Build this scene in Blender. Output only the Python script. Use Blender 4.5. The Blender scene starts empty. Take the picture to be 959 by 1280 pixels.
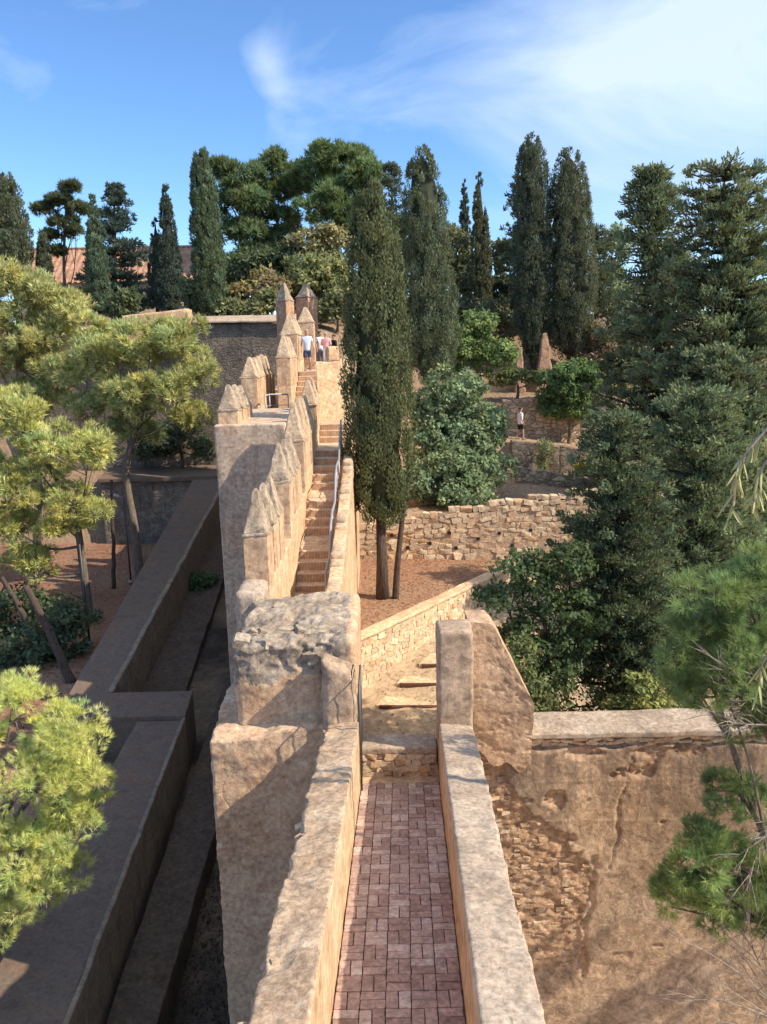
import bpy, bmesh, math
import numpy as np
from mathutils import Vector, Matrix

# ------------------------------------------------------------------ camera, sky, sun, exposure
SC = bpy.context.scene
COL = SC.collection
R = math.radians
FPX, PITCH, ROLL = 965.0, R(12.0), 0.02            # photograph is 959 x 1280
cam_data = bpy.data.cameras.new('camera')
cam = bpy.data.objects.new('camera', cam_data); COL.objects.link(cam)
cam_data.sensor_fit = 'VERTICAL'
cam_data.sensor_height = 24.0
cam_data.lens = 24.0 * FPX / 1280.0
cam_data.clip_start = 0.05
cam_data.clip_end = 6000
cam.matrix_world = Matrix.Rotation(R(90) - PITCH, 4, 'X') @ Matrix.Rotation(-math.atan(ROLL), 4, 'Z')
SC.camera = cam

SUN_AZ, SUN_EL = R(108), R(42)
world = bpy.data.worlds.new('World'); SC.world = world
world.use_nodes = True
wn, wl = world.node_tree.nodes, world.node_tree.links
wn.clear()
def wnode(t, **k):
    n = wn.new(t)
    for a, b in k.items(): setattr(n, a, b)
    return n
w_out = wnode('ShaderNodeOutputWorld'); w_bg = wnode('ShaderNodeBackground')
sky = wnode('ShaderNodeTexSky', sky_type='NISHITA', sun_disc=False)
sky.sun_elevation = SUN_EL; sky.sun_rotation = SUN_AZ
sky.altitude = 60; sky.air_density = 0.9; sky.dust_density = 0.0; sky.ozone_density = 7.0
w_bg.inputs['Strength'].default_value = 0.145
# thin cirrus: noise on a plane high above, thickened in a few places of the sky
tc = wnode('ShaderNodeTexCoord')
sep = wnode('ShaderNodeSeparateXYZ'); wl.new(tc.outputs['Generated'], sep.inputs[0])
def wmath(op, a, b=None, clamp=False):
    n = wnode('ShaderNodeMath', operation=op, use_clamp=clamp)
    for i, v in enumerate((a, b)):
        if v is None: continue
        if isinstance(v, (int, float)): n.inputs[i].default_value = v
        else: wl.new(v, n.inputs[i])
    return n.outputs[0]
zc = wmath('MAXIMUM', sep.outputs[2], 0.03)
cx = wmath('DIVIDE', sep.outputs[0], zc); cy = wmath('DIVIDE', sep.outputs[1], zc)
comb = wnode('ShaderNodeCombineXYZ'); wl.new(cx, comb.inputs[0]); wl.new(cy, comb.inputs[1])
mapc = wnode('ShaderNodeMapping'); wl.new(tc.outputs['Generated'], mapc.inputs[0])
mapc.inputs['Rotation'].default_value = (0, R(-32), 0); mapc.inputs['Scale'].default_value = (3.2, 3.2, 8.0)
nz = wnode('ShaderNodeTexNoise'); wl.new(mapc.outputs[0], nz.inputs['Vector'])
nz.inputs['Scale'].default_value = 1.1; nz.inputs['Detail'].default_value = 9
nz.inputs['Roughness'].default_value = 0.58; nz.inputs['Distortion'].default_value = 0.55
nz2 = wnode('ShaderNodeTexNoise'); wl.new(comb.outputs[0], nz2.inputs['Vector'])
nz2.inputs['Scale'].default_value = 0.42; nz2.inputs['Detail'].default_value = 2
def blob(d, width):
    dv = Vector(d).normalized()
    dp = wnode('ShaderNodeVectorMath', operation='DISTANCE'); wl.new(tc.outputs['Generated'], dp.inputs[0])
    dp.inputs[1].default_value = dv
    q = wmath('DIVIDE', dp.outputs['Value'], width)
    return wmath('POWER', 2.718, wmath('MULTIPLY', wmath('MULTIPLY', q, q), -1.0))
def pix_dir(px, py):
    u, v = px - 479.5, py - 640
    u, v = u - ROLL * v, v + ROLL * u
    return np.array((u / FPX, math.cos(PITCH) - v / FPX * math.sin(PITCH), -math.sin(PITCH) - v / FPX * math.cos(PITCH)))
dens = wmath('MULTIPLY', nz2.outputs[0], 0.22)
for (px, py, w_, a_) in ((690, 90, .10, .20), (860, 55, .14, .22), (1000, 120, .11, .18), (780, 130, .09, .16), (900, 210, .10, .06),
                         (322, 60, .024, .14), (334, 88, .022, .20), (346, 112, .018, .14), (340, 150, .014, .12), (372, 40, .040, .08), (150, 122, .020, .20), (185, 112, .016, .16), (-330, 40, .12, .4), (-900, 200, .2, .3)):
    dens = wmath('ADD', dens, wmath('MULTIPLY', blob(pix_dir(px, py), w_), a_))
# cirrus added overhead and to the right to brighten shadows, fading into view
vd = wnode('ShaderNodeVectorMath', operation='DOT_PRODUCT'); wl.new(tc.outputs['Generated'], vd.inputs[0]); vd.inputs[1].default_value = (0.6, 0, 0.8)
fill_veil = wnode('ShaderNodeMapRange', interpolation_type='SMOOTHSTEP'); wl.new(vd.outputs['Value'], fill_veil.inputs[0])
fill_veil.inputs[1].default_value = 0.30; fill_veil.inputs[2].default_value = 0.75; fill_veil.inputs[3].default_value = 0.0; fill_veil.inputs[4].default_value = 0.62
dens = wmath('ADD', dens, fill_veil.outputs[0])
cov = wmath('MULTIPLY', wmath('SUBTRACT', wmath('ADD', nz.outputs[0], dens), 0.66), 2.0, clamp=True)
cov = wmath('MULTIPLY', cov, 0.75)
hsv = wnode('ShaderNodeHueSaturation'); hsv.inputs['Saturation'].default_value = 1.04; hsv.inputs['Value'].default_value = 0.86; wl.new(sky.outputs[0], hsv.inputs['Color'])
mixc = wnode('ShaderNodeMixRGB'); wl.new(cov, mixc.inputs[0]); wl.new(hsv.outputs[0], mixc.inputs[1])
mixc.inputs[2].default_value = (3.55, 4.1, 5.0, 1)
wl.new(mixc.outputs[0], w_bg.inputs[0]); wl.new(w_bg.outputs[0], w_out.inputs[0])

sun_data = bpy.data.lights.new('sun', 'SUN'); sun = bpy.data.objects.new('sun', sun_data); COL.objects.link(sun)
sun_data.energy = 3.5; sun_data.angle = R(0.55); sun_data.color = (1.0, 0.87, 0.69)
SUN_DIR = Vector((math.sin(SUN_AZ) * math.cos(SUN_EL), math.cos(SUN_AZ) * math.cos(SUN_EL), math.sin(SUN_EL)))
sun.rotation_euler = SUN_DIR.to_track_quat('Z', 'Y').to_euler()
sun.location = (20, -10, 30)
vs = SC.view_settings
vs.view_transform = 'Standard'; vs.look = 'None'; vs.exposure = 0.9; vs.gamma = 1; vs.use_curve_mapping = False
SC.render.engine = 'CYCLES'
SC.cycles.max_bounces = 7; SC.cycles.diffuse_bounces = 4; SC.cycles.transparent_max_bounces = 4

# ------------------------------------------------------------------ helpers
rng = np.random.default_rng(11)
def AT(px, py, Y):
    d = pix_dir(px, py); return d * (Y / d[1])
def ATZ(px, py, Z):
    d = pix_dir(px, py); return d * (Z / d[2])

def vnoise(P, seed=0):
    P = np.asarray(P, float)
    i = np.floor(P).astype(np.int64); f = P - i; u = f * f * (3 - 2 * f)
    def h(a, b, c):
        n = (a * 374761393 + b * 668265263 + c * 1440662683 + seed * 974634777) & 0xffffffff
        n = ((n ^ (n >> 13)) * 1274126177) & 0xffffffff
        n = ((n ^ (n >> 16)) * 2246822519) & 0xffffffff
        return ((n ^ (n >> 15)) & 0xffffff) / 16777215.0
    x, y, z = i[..., 0], i[..., 1], i[..., 2]
    ux, uy, uz = u[..., 0], u[..., 1], u[..., 2]
    def L(a, b, t): return a + (b - a) * t
    return L(L(L(h(x, y, z), h(x + 1, y, z), ux), L(h(x, y + 1, z), h(x + 1, y + 1, z), ux), uy),
             L(L(h(x, y, z + 1), h(x + 1, y, z + 1), ux), L(h(x, y + 1, z + 1), h(x + 1, y + 1, z + 1), ux), uy), uz)
def fbm(P, octaves=4, seed=0, gain=0.5):
    s = 0; a = 1.0; t = 0
    P = np.asarray(P, float)
    for k in range(octaves):
        s = s + a * (vnoise(P * 2 ** k, seed + k * 17) - 0.5); t += a; a *= gain
    return s / t * 2

def new_mesh(name, V, F, mats=None, smooth=True, col=None):
    """V (n,3); F (m,k) array or list of arrays"""
    me = bpy.data.meshes.new(name)
    V = np.ascontiguousarray(V, dtype=np.float32)
    Fs = F if isinstance(F, list) else [F]
    Fs = [np.asarray(f, dtype=np.int32) for f in Fs if len(f)]
    me.vertices.add(len(V)); me.vertices.foreach_set('co', V.ravel())
    nl = sum(f.size for f in Fs); npoly = sum(len(f) for f in Fs)
    me.loops.add(nl); me.loops.foreach_set('vertex_index', np.concatenate([f.ravel() for f in Fs]))
    me.polygons.add(npoly)
    tot = np.concatenate([np.full(len(f), f.shape[1], np.int32) for f in Fs])
    st = np.concatenate([[0], np.cumsum(tot)[:-1]]).astype(np.int32)
    me.polygons.foreach_set('loop_start', st)
    try: me.polygons.foreach_set('loop_total', tot)
    except Exception: pass
    me.polygons.foreach_set('use_smooth', np.full(npoly, smooth, bool))
    if col is not None:
        ca = me.color_attributes.new('tint', 'FLOAT_COLOR', 'POINT')
        c4 = np.ones((len(V), 4), np.float32); c4[:, :3] = col
        ca.data.foreach_set('color', c4.ravel())
    me.update(calc_edges=True); me.validate()
    if mats is not None:
        me.materials.append(mats)
    return me
def put(name, me, parent=None, loc=None, rot=None, scale=None, world_verts=True):
    """mesh vertices are in world coordinates unless loc is given"""
    o = bpy.data.objects.new(name, me); COL.objects.link(o)
    base = Vector((0, 0, 0))
    if parent is not None:
        o.parent = parent
        if parent.parent is None and parent.type == 'EMPTY': base = parent.location.copy()
    o.location = (Vector(loc) if loc is not None else Vector((0, 0, 0))) - base
    if rot is not None: o.rotation_euler = rot
    if scale is not None: o.scale = scale
    return o
def two_tone(o, m_top):
    me = o.data; me.materials.append(m_top)
    n_ = np.zeros(len(me.polygons) * 3, np.float32); me.polygons.foreach_get('normal', n_)
    me.polygons.foreach_set('material_index', (n_.reshape(-1, 3)[:, 2] > .6).astype(np.int32)); return o
def tag(o, label=None, cat=None, group=None, kind=None):
    if label: o['label'] = label
    if cat: o['category'] = cat
    if group: o['group'] = group
    if kind: o['kind'] = kind
    return o
def empty(name, loc, label=None, cat=None, group=None):
    o = bpy.data.objects.new(name, None); COL.objects.link(o)
    o.location = [float(c) for c in loc]; o.empty_display_size = 0.2
    return tag(o, label, cat, group)

def axis_pts(L, res, r):
    n = max(1, int(round(max(L - 2 * r, 1e-4) / res)))
    mid = np.linspace(r, L - r, n + 1)
    e = np.array([0, .35, .7]) * r
    return np.concatenate([e, mid, L - e[::-1]]) / L
def hexa_arrays(c8, res=0.1, r=0.03, amp=0.0, freq=2.0, seed=0, octaves=4, skip=()):
    """box with 8 free corners, rounded edges and noisy surface"""
    c = np.asarray(c8, float); cen = c.mean(0)
    faces = {'bottom': (0, 3, 2, 1), 'top': (4, 5, 6, 7), 's0': (0, 1, 5, 4), 's1': (1, 2, 6, 5), 's2': (2, 3, 7, 6), 's3': (3, 0, 4, 7)}
    VV, FF, off = [], [], 0
    def unit(v): return v / max(np.linalg.norm(v), 1e-9)
    for nm, (a, b, d, e) in faces.items():
        if nm in skip: continue
        A, B, D, E_ = c[a], c[b], c[d], c[e]
        Lu = 0.5 * (np.linalg.norm(B - A) + np.linalg.norm(D - E_)); Lv = 0.5 * (np.linalg.norm(E_ - A) + np.linalg.norm(D - B))
        if Lu < 1e-4 or Lv < 1e-4: continue
        rr = min(r, Lu * .3, Lv * .3)
        u = axis_pts(Lu, res, rr); v = axis_pts(Lv, res, rr)
        U, W = np.meshgrid(u, v, indexing='ij')
        P = ((1 - U) * (1 - W))[..., None] * A + (U * (1 - W))[..., None] * B + (U * W)[..., None] * D + ((1 - U) * W)[..., None] * E_
        n = unit(np.cross(D - A, E_ - B))
        fc = (A + B + D + E_) / 4
        if np.dot(n, fc - cen) < 0: n = -n
        eu = unit((B - A) + (D - E_)); ev = unit((E_ - A) + (D - B))
        ns = np.zeros(U.shape); tx = np.zeros(U.shape); ty = np.zeros(U.shape)
        for (dist, sgn, arr) in ((U * Lu, 1, tx), ((1 - U) * Lu, -1, tx), (W * Lv, 1, ty), ((1 - W) * Lv, -1, ty)):
            t = np.clip(dist / rr, 0, 1)
            th = (1 - t) * math.pi / 4
            m = dist < rr * .999
            nsh = rr * (1 - np.cos(th)); newd = rr * (1 - np.sin(th))
            ns = np.maximum(ns, np.where(m, nsh, 0)); arr += np.where(m, sgn * (newd - dist), 0)
        P = P - ns[..., None] * n + tx[..., None] * eu + ty[..., None] * ev
        nu, nv = len(u), len(v)
        idx = np.arange(nu * nv).reshape(nu, nv) + off
        q = np.stack([idx[:-1, :-1], idx[1:, :-1], idx[1:, 1:], idx[:-1, 1:]], -1).reshape(-1, 4)
        gn = np.cross(B - A, E_ - A)
        if np.dot(gn, n) < 0: q = q[:, ::-1]
        VV.append(P.reshape(-1, 3)); FF.append(q); off += nu * nv
    V = np.concatenate(VV); F = np.concatenate(FF)
    if amp > 0:
        Q = V * freq + seed * 7.3
        D = np.stack([fbm(Q + 31.7 * k, octaves, seed + k * 5, 0.55) for k in range(3)], -1)
        V = V + amp * D
    return V, F
def join(parts):
    off = 0; VV, FF = [], []
    for V, F in parts:
        VV.append(V); FF.append(F + off); off += len(V)
    return np.concatenate(VV), np.concatenate(FF)
def box8(x0, x1, y0, y1, z0, z1):
    return [(x0, y0, z0), (x1, y0, z0), (x1, y1, z0), (x0, y1, z0), (x0, y0, z1), (x1, y0, z1), (x1, y1, z1), (x0, y1, z1)]
def plan8(p, z0, zt):
    """four plan points, common bottom, top heights list"""
    zt = [zt] * 4 if np.isscalar(zt) else zt
    return [(q[0], q[1], z0) for q in p] + [(q[0], q[1], z) for q, z in zip(p, zt)]
def stone(name, c8, m, parent=None, res=.1, r=.03, amp=.02, freq=2.0, seed=0, octaves=4, skip=('bottom',)):
    V, F = hexa_arrays(c8, res, r, amp, freq, seed, octaves, skip)
    return put(name, new_mesh(name, V, F, m), parent)
def tube_arrays(pts, rad, sides=8, cap=True):
    pts = np.asarray(pts, float); n = len(pts); rad = np.broadcast_to(np.asarray(rad, float), (n,))
    T = np.gradient(pts, axis=0); T /= np.linalg.norm(T, axis=1)[:, None] + 1e-9
    ref = np.array((0.31, 0.17, 0.93)) if abs(T[0] @ np.array((0.31, .17, .93))) < .9 else np.array((1., 0, 0))
    VV = []
    ang = np.arange(sides) / sides * 2 * math.pi
    for k in range(n):
        a = np.cross(T[k], ref); a /= np.linalg.norm(a) + 1e-9
        b = np.cross(T[k], a); ref = np.cross(a, T[k])
        VV.append(pts[k] + rad[k] * (np.cos(ang)[:, None] * a + np.sin(ang)[:, None] * b))
    V = np.concatenate(VV); F = []
    for k in range(n - 1):
        i = np.arange(sides); j = (i + 1) % sides
        F.append(np.stack([k * sides + i, k * sides + j, (k + 1) * sides + j, (k + 1) * sides + i], -1))
    F = np.concatenate(F)
    if cap:
        for k, fl in ((0, 1), (n - 1, 0)):
            ce = len(V); V = np.vstack([V, pts[k] + (0.0 * T[k])])
            i = np.arange(0, sides, 2); 
            q = np.stack([np.full(len(i), ce), k * sides + i, k * sides + (i + 1) % sides, k * sides + (i + 2) % sides], -1)
            F = np.vstack([F, q[:, ::-1] if fl else q])
    return V, F
def smooth_path(pts, n=10):
    pts = np.asarray(pts, float)
    if len(pts) < 3: 
        t = np.linspace(0, 1, n)[:, None]; return pts[0] * (1 - t) + pts[-1] * t
    P = np.vstack([2 * pts[0] - pts[1], pts, 2 * pts[-1] - pts[-2]])
    out = []
    for i in range(1, len(P) - 2):
        t = np.linspace(0, 1, n, endpoint=(i == len(P) - 3))[:, None]
        a, b, c, d = P[i - 1], P[i], P[i + 1], P[i + 2]
        out.append(0.5 * ((2 * b) + (-a + c) * t + (2 * a - 5 * b + 4 * c - d) * t ** 2 + (-a + 3 * b - 3 * c + d) * t ** 3))
    return np.concatenate(out)

# ------------------------------------------------------------------ materials
def nt(name):
    m = bpy.data.materials.new(name); m.use_nodes = True
    t = m.node_tree; t.nodes.clear()
    o = t.nodes.new('ShaderNodeOutputMaterial'); b = t.nodes.new('ShaderNodeBsdfPrincipled')
    t.links.new(b.outputs[0], o.inputs[0])
    b.inputs['Roughness'].default_value = 0.9
    b.inputs['Specular IOR Level'].default_value = 0.2
    return m, t, b
class NT:
    def __init__(s, t): s.t = t
    def n(s, typ, ins=None, **k):
        x = s.t.nodes.new(typ)
        for a, b in k.items(): setattr(x, a, b)
        for a, b in (ins or {}).items():
            if hasattr(b, 'is_output'): s.t.links.new(b, x.inputs[a])
            else: x.inputs[a].default_value = b
        return x
    def noise(s, vec, scale, detail=6, rough=.6, dist=0):
        return s.n('ShaderNodeTexNoise', {'Vector': vec, 'Scale': scale, 'Detail': detail, 'Roughness': rough, 'Distortion': dist}).outputs[0]
    def ramp(s, f, stops):
        r = s.n('ShaderNodeValToRGB', {0: f}); e = r.color_ramp.elements
        while len(e) < len(stops): e.new(.5)
        for x, (p, c) in zip(e, stops):
            x.position = p; x.color = (c, c, c, 1) if np.isscalar(c) else (*c, 1)
        return r.outputs[0]
    def mix(s, f, a, b, mode='MIX'):
        return s.n('ShaderNodeMixRGB', {0: f, 1: a if hasattr(a, 'is_output') else (*a, 1), 2: b if hasattr(b, 'is_output') else (*b, 1)}, blend_type=mode).outputs[0]
    def math(s, op, a, b=0.0, clamp=False):
        return s.n('ShaderNodeMath', {0: a, 1: b}, operation=op, use_clamp=clamp).outputs[0]
def masonry(name, c1, c2, c3, patch=.7, grain=9., stain=.5, stain_col=(.07, .06, .05), bump=.5, crack=.0, speck=0.0, speck_col=(.5, .48, .42), rubble=0.0, rubble_scale=4.0, contrast=0.78):
    """weathered lime plaster / stone: large patches, streaking stains, grain, optional rubble pattern"""
    m, t, b = nt(name); N = NT(t)
    pos = N.n('ShaderNodeNewGeometry').outputs['Position']
    big = N.noise(pos, patch, 6, .62, .6)
    med = N.noise(pos, patch * 4.3, 7, .66, .3)
    fine = N.noise(pos, grain, 8, .7)
    col = N.ramp(big, [(.34, c1), (.52, c2), (.68, c3)])
    col = N.mix(N.ramp(med, [(.36, 0), (.66, .75)]), col, c2)
    col = N.mix(.8 * contrast, col, N.ramp(fine, [(.32, .2), (.5, .52), (.68, .82)]), 'OVERLAY')
    mott = N.noise(pos, grain * .33, 8, .75, .8)
    col = N.mix(.6 * contrast, col, N.ramp(mott, [(.36, .22), (.5, .5), (.64, .76)]), 'OVERLAY')
    strv = N.n('ShaderNodeMapping', {0: pos, 'Scale': (2.2, 2.2, .45)}).outputs[0]
    st = N.noise(strv, .9, 7, .68, .35)
    col = N.mix(N.math('MULTIPLY', N.ramp(st, [(.54, 0), (.72, 1)]), stain), col, stain_col)
    if speck:
        sp = N.noise(pos, 16, 4, .6)
        spb = N.noise(pos, 1.7, 3, .5)
        f = N.math('MULTIPLY', N.ramp(sp, [(.53, 0), (.62, 1)]), N.ramp(spb, [(.42, 0), (.58, 1)]))
        col = N.mix(N.math('MULTIPLY', f, speck), col, speck_col)
    hgt = N.math('ADD', N.math('ADD', N.math('MULTIPLY', med, .6), N.math('MULTIPLY', mott, .8)), N.math('MULTIPLY', fine, .55))
    if rubble:
        wv = N.n('ShaderNodeMixRGB', {0: .12, 1: pos, 2: N.n('ShaderNodeTexNoise', {'Vector': pos, 'Scale': 3.0}).outputs[1]}).outputs[0]
        wv = N.n('ShaderNodeMapping', {0: wv, 'Scale': (1, 1, 1.7)}).outputs[0]
        vo = N.n('ShaderNodeTexVoronoi', {'Vector': wv, 'Scale': rubble_scale}, feature='DISTANCE_TO_EDGE').outputs[0]
        vc = N.n('ShaderNodeTexVoronoi', {'Vector': wv, 'Scale': rubble_scale}).outputs['Color']
        vb = N.n('ShaderNodeSeparateColor', {0: vc}).outputs[0]
        col = N.mix(.6 * rubble, col, N.ramp(vb, [(0, .25), (.5, .52), (1, .8)]), 'OVERLAY')
        j = N.ramp(vo, [(.01, 1), (.09, 0)])
        col = N.mix(N.math('MULTIPLY', j, .6 * rubble), col, tuple(c * .38 for c in c1))
        hgt = N.math('ADD', hgt, N.math('MULTIPLY', N.ramp(vo, [(0, 0), (.14, 1)]), 1.3 * rubble))
    if crack:
        cw = N.n('ShaderNodeMixRGB', {0: .25, 1: pos, 2: N.n('ShaderNodeTexNoise', {'Vector': pos, 'Scale': 1.6, 'Detail': 6.0}).outputs[1]}).outputs[0]
        vo2 = N.n('ShaderNodeTexVoronoi', {'Vector': cw, 'Scale': 1.1}, feature='DISTANCE_TO_EDGE').outputs[0]
        cmask = N.math('MULTIPLY', N.ramp(vo2, [(.002, 1), (.014, 0)]), N.ramp(N.noise(pos, .8, 3), [(.5, 0), (.6, 1)]))
        col = N.mix(N.math('MULTIPLY', cmask, crack), col, tuple(c * .3 for c in c1))
        hgt = N.math('SUBTRACT', hgt, N.math('MULTIPLY', cmask, .9 * crack))
    bp = N.n('ShaderNodeBump', {'Strength': bump, 'Distance': .03, 'Height': hgt})
    t.links.new(col, b.inputs['Base Color']); t.links.new(bp.outputs[0], b.inputs['Normal'])
    return m
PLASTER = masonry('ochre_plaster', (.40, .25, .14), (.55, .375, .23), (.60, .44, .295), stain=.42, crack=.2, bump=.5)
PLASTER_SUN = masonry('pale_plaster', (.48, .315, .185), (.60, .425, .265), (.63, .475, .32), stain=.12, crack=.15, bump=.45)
TOWER = masonry('tower_plaster', (.46, .28, .16), (.57, .38, .24), (.60, .44, .30), stain=.7, stain_col=(.13, .09, .065), crack=.2, bump=.9, speck=.2, grain=12)
ROUGH = masonry('rough_lichen_stone', (.22, .17, .125), (.36, .285, .21), (.48, .395, .305), patch=2.2, grain=12, stain=.85, stain_col=(.035, .03, .026), bump=1.0, speck=.7, speck_col=(.52, .48, .40))
CAPSTONE = masonry('weathered_coping', (.30, .225, .16), (.41, .32, .24), (.48, .39, .30), patch=1.2, grain=18, stain=.55, bump=.6, speck=.2, speck_col=(.56, .52, .44))
PILLAR = masonry('pillar_plaster', (.27, .195, .14), (.39, .285, .20), (.47, .345, .24), stain=.95, stain_col=(.075, .062, .052), bump=.9, crack=.15)
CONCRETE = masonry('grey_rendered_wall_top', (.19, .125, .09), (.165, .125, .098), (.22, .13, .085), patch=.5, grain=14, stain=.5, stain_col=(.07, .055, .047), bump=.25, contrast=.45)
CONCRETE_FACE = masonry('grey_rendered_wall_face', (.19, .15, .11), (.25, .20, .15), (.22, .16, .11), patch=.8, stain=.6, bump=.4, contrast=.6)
DARKWALL = masonry('stained_shaded_wall', (.09, .08, .07), (.18, .15, .12), (.30, .24, .18), patch=.45, stain=.95, stain_col=(.035, .033, .032), bump=1.0, rubble=.35, rubble_scale=3.2, speck=.5, speck_col=(.42, .38, .32))  # dark stains; on the terrace wall the dark tone paints in tree shade
RUBBLE = masonry('rubble_wall', (.36, .26, .17), (.47, .355, .24), (.52, .41, .30), patch=.5, stain=.4, bump=1.0, rubble=1.0, rubble_scale=3.0)
MORTAR = masonry('lime_mortar', (.38, .275, .175), (.47, .35, .235), (.51, .39, .27), stain=.35, bump=.7)
STONES = [masonry('field_stone_%d' % i, c, tuple(x * 1.15 for x in c), tuple(x * 1.28 for x in c), patch=1.5, grain=14, stain=.3, bump=.7)
          for i, c in enumerate([(.52, .39, .26), (.46, .31, .19), (.57, .45, .31), (.44, .34, .24), (.54, .38, .24)])]
PAVERS = [masonry('brick_paver_%d' % i, c, tuple(x * 1.12 for x in c), tuple(x * 1.3 for x in c), patch=2.0, grain=22, stain=.45, stain_col=(.10, .075, .065), bump=.35, speck=.35, speck_col=(.46, .36, .30))
          for i, c in enumerate([(.37, .25, .205), (.40, .28, .235), (.47, .35, .295), (.33, .215, .175), (.51, .39, .33)])]
BRICKSTEP = None
def brick_mat():
    m, t, b = nt('stair_brick'); N = NT(t)
    pos = N.n('ShaderNodeNewGeometry').outputs['Position']
    mp = N.n('ShaderNodeMapping', {0: pos, 'Scale': (1, 1, .2)}).outputs[0]
    bt = N.n('ShaderNodeTexBrick', {'Vector': mp, 'Color1': (.40, .25, .16, 1), 'Color2': (.47, .31, .20, 1), 'Mortar': (.56, .43, .31, 1), 'Scale': 1.0,
             'Mortar Size': .006, 'Brick Width': .075, 'Row Height': 50.0})
    nz_ = N.noise(pos, 8, 6)
    col = N.mix(.6, bt.outputs[0], N.ramp(nz_, [(.3, .3), (.7, .75)]), 'OVERLAY')
    t.links.new(col, b.inputs['Base Color'])
    bp = N.n('ShaderNodeBump', {'Strength': .5, 'Distance': .02, 'Height': nz_}); t.links.new(bp.outputs[0], b.inputs['Normal'])
    return m
BRICKSTEP = brick_mat()
def ground_mat():
    m, t, b = nt('earth'); N = NT(t)
    geo = N.n('ShaderNodeNewGeometry'); pos = geo.outputs['Position']
    a = N.noise(pos, .35, 7, .6, .5); c = N.noise(pos, 6, 8, .72); d = N.noise(pos, 40, 4, .6)
    tint = N.n('ShaderNodeVertexColor', layer_name='tint').outputs[0]
    col = N.mix(N.ramp(a, [(.4, 0), (.62, .5)]), tint, (.34, .235, .15))
    col = N.mix(.65, col, N.ramp(c, [(.3, .22), (.5, .5), (.7, .8)]), 'OVERLAY')
    col = N.mix(.4, col, N.ramp(d, [(.3, .25), (.7, .78)]), 'OVERLAY')
    t.links.new(col, b.inputs['Base Color'])
    bp = N.n('ShaderNodeBump', {'Strength': .8, 'Distance': .06, 'Height': N.math('ADD', c, N.math('MULTIPLY', d, .4))}); t.links.new(bp.outputs[0], b.inputs['Normal'])
    return m
EARTH = ground_mat()
def leaf_mat(name, transl=.35, rough=.55):
    m, t, b = nt(name); N = NT(t)
    tint = N.n('ShaderNodeVertexColor', layer_name='tint').outputs[0]
    t.links.new(tint, b.inputs['Base Color']); b.inputs['Roughness'].default_value = rough
    tr = N.n('ShaderNodeBsdfTranslucent'); 
    tc_ = N.mix(.35, tint, (.26, .30, .07), 'MIX'); t.links.new(tc_, tr.inputs[0])
    mx = N.n('ShaderNodeMixShader', {0: transl}); t.links.new(b.outputs[0], mx.inputs[1]); t.links.new(tr.outputs[0], mx.inputs[2])
    out = [n for n in t.nodes if n.type == 'OUTPUT_MATERIAL'][0]; t.links.new(mx.outputs[0], out.inputs[0])
    return m
LEAF = leaf_mat('leaves', .42); NEEDLE = leaf_mat('needles', .42, .6); CYPLEAF = leaf_mat('cypress_sprays', .3, .7)
def bark_mat(name, a, c):
    m, t, b = nt(name); N = NT(t)
    pos = N.n('ShaderNodeNewGeometry').outputs['Position']
    mp = N.n('ShaderNodeMapping', {0: pos, 'Scale': (3, 3, .7)}).outputs[0]
    f = N.noise(mp, 6, 7, .7, .4)
    t.links.new(N.ramp(f, [(.35, a), (.65, c)]), b.inputs['Base Color'])
    bp = N.n('ShaderNodeBump', {'Strength': .8, 'Distance': .03, 'Height': f}); t.links.new(bp.outputs[0], b.inputs['Normal'])
    return m
BARK = bark_mat('grey_bark', (.09, .07, .055), (.24, .20, .165)); BARK_DARK = bark_mat('dark_bark', (.045, .035, .03), (.12, .09, .07))
TWIG = bark_mat('dead_twig', (.22, .18, .15), (.42, .37, .32))
def plain(name, c, rough=.6, metal=0.0, var=.25, scale=9):
    m, t, b = nt(name); N = NT(t)
    pos = N.n('ShaderNodeTexCoord').outputs['Object']
    f = N.noise(pos, scale, 5, .6)
    t.links.new(N.mix(var, c, N.ramp(f, [(.3, .3), (.7, .75)]), 'OVERLAY'), b.inputs['Base Color'])
    b.inputs['Roughness'].default_value = rough; b.inputs['Metallic'].default_value = metal
    return m
STEEL = plain('painted_steel', (.36, .37, .39), .45, .3); DARKSTEEL = plain('dark_steel', (.10, .095, .09), .5, .5)
TIMBER = plain('old_timber', (.11, .055, .04), .85); HOLE_SHADE = plain('weep_hole_shadow', (.03, .022, .017), .95)
ROOFTILE = masonry('clay_roof_tile', (.30, .155, .10), (.42, .24, .16), (.50, .33, .24), patch=1.1, grain=8, stain=.4, bump=.4)
LIMEWASH = masonry('limewashed_wall', (.50, .40, .32), (.60, .50, .41), (.64, .55, .46), patch=.3, stain=.3, bump=.2)
PEWTER = plain('lamp_head_white', (.5, .5, .48), .5)

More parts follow.
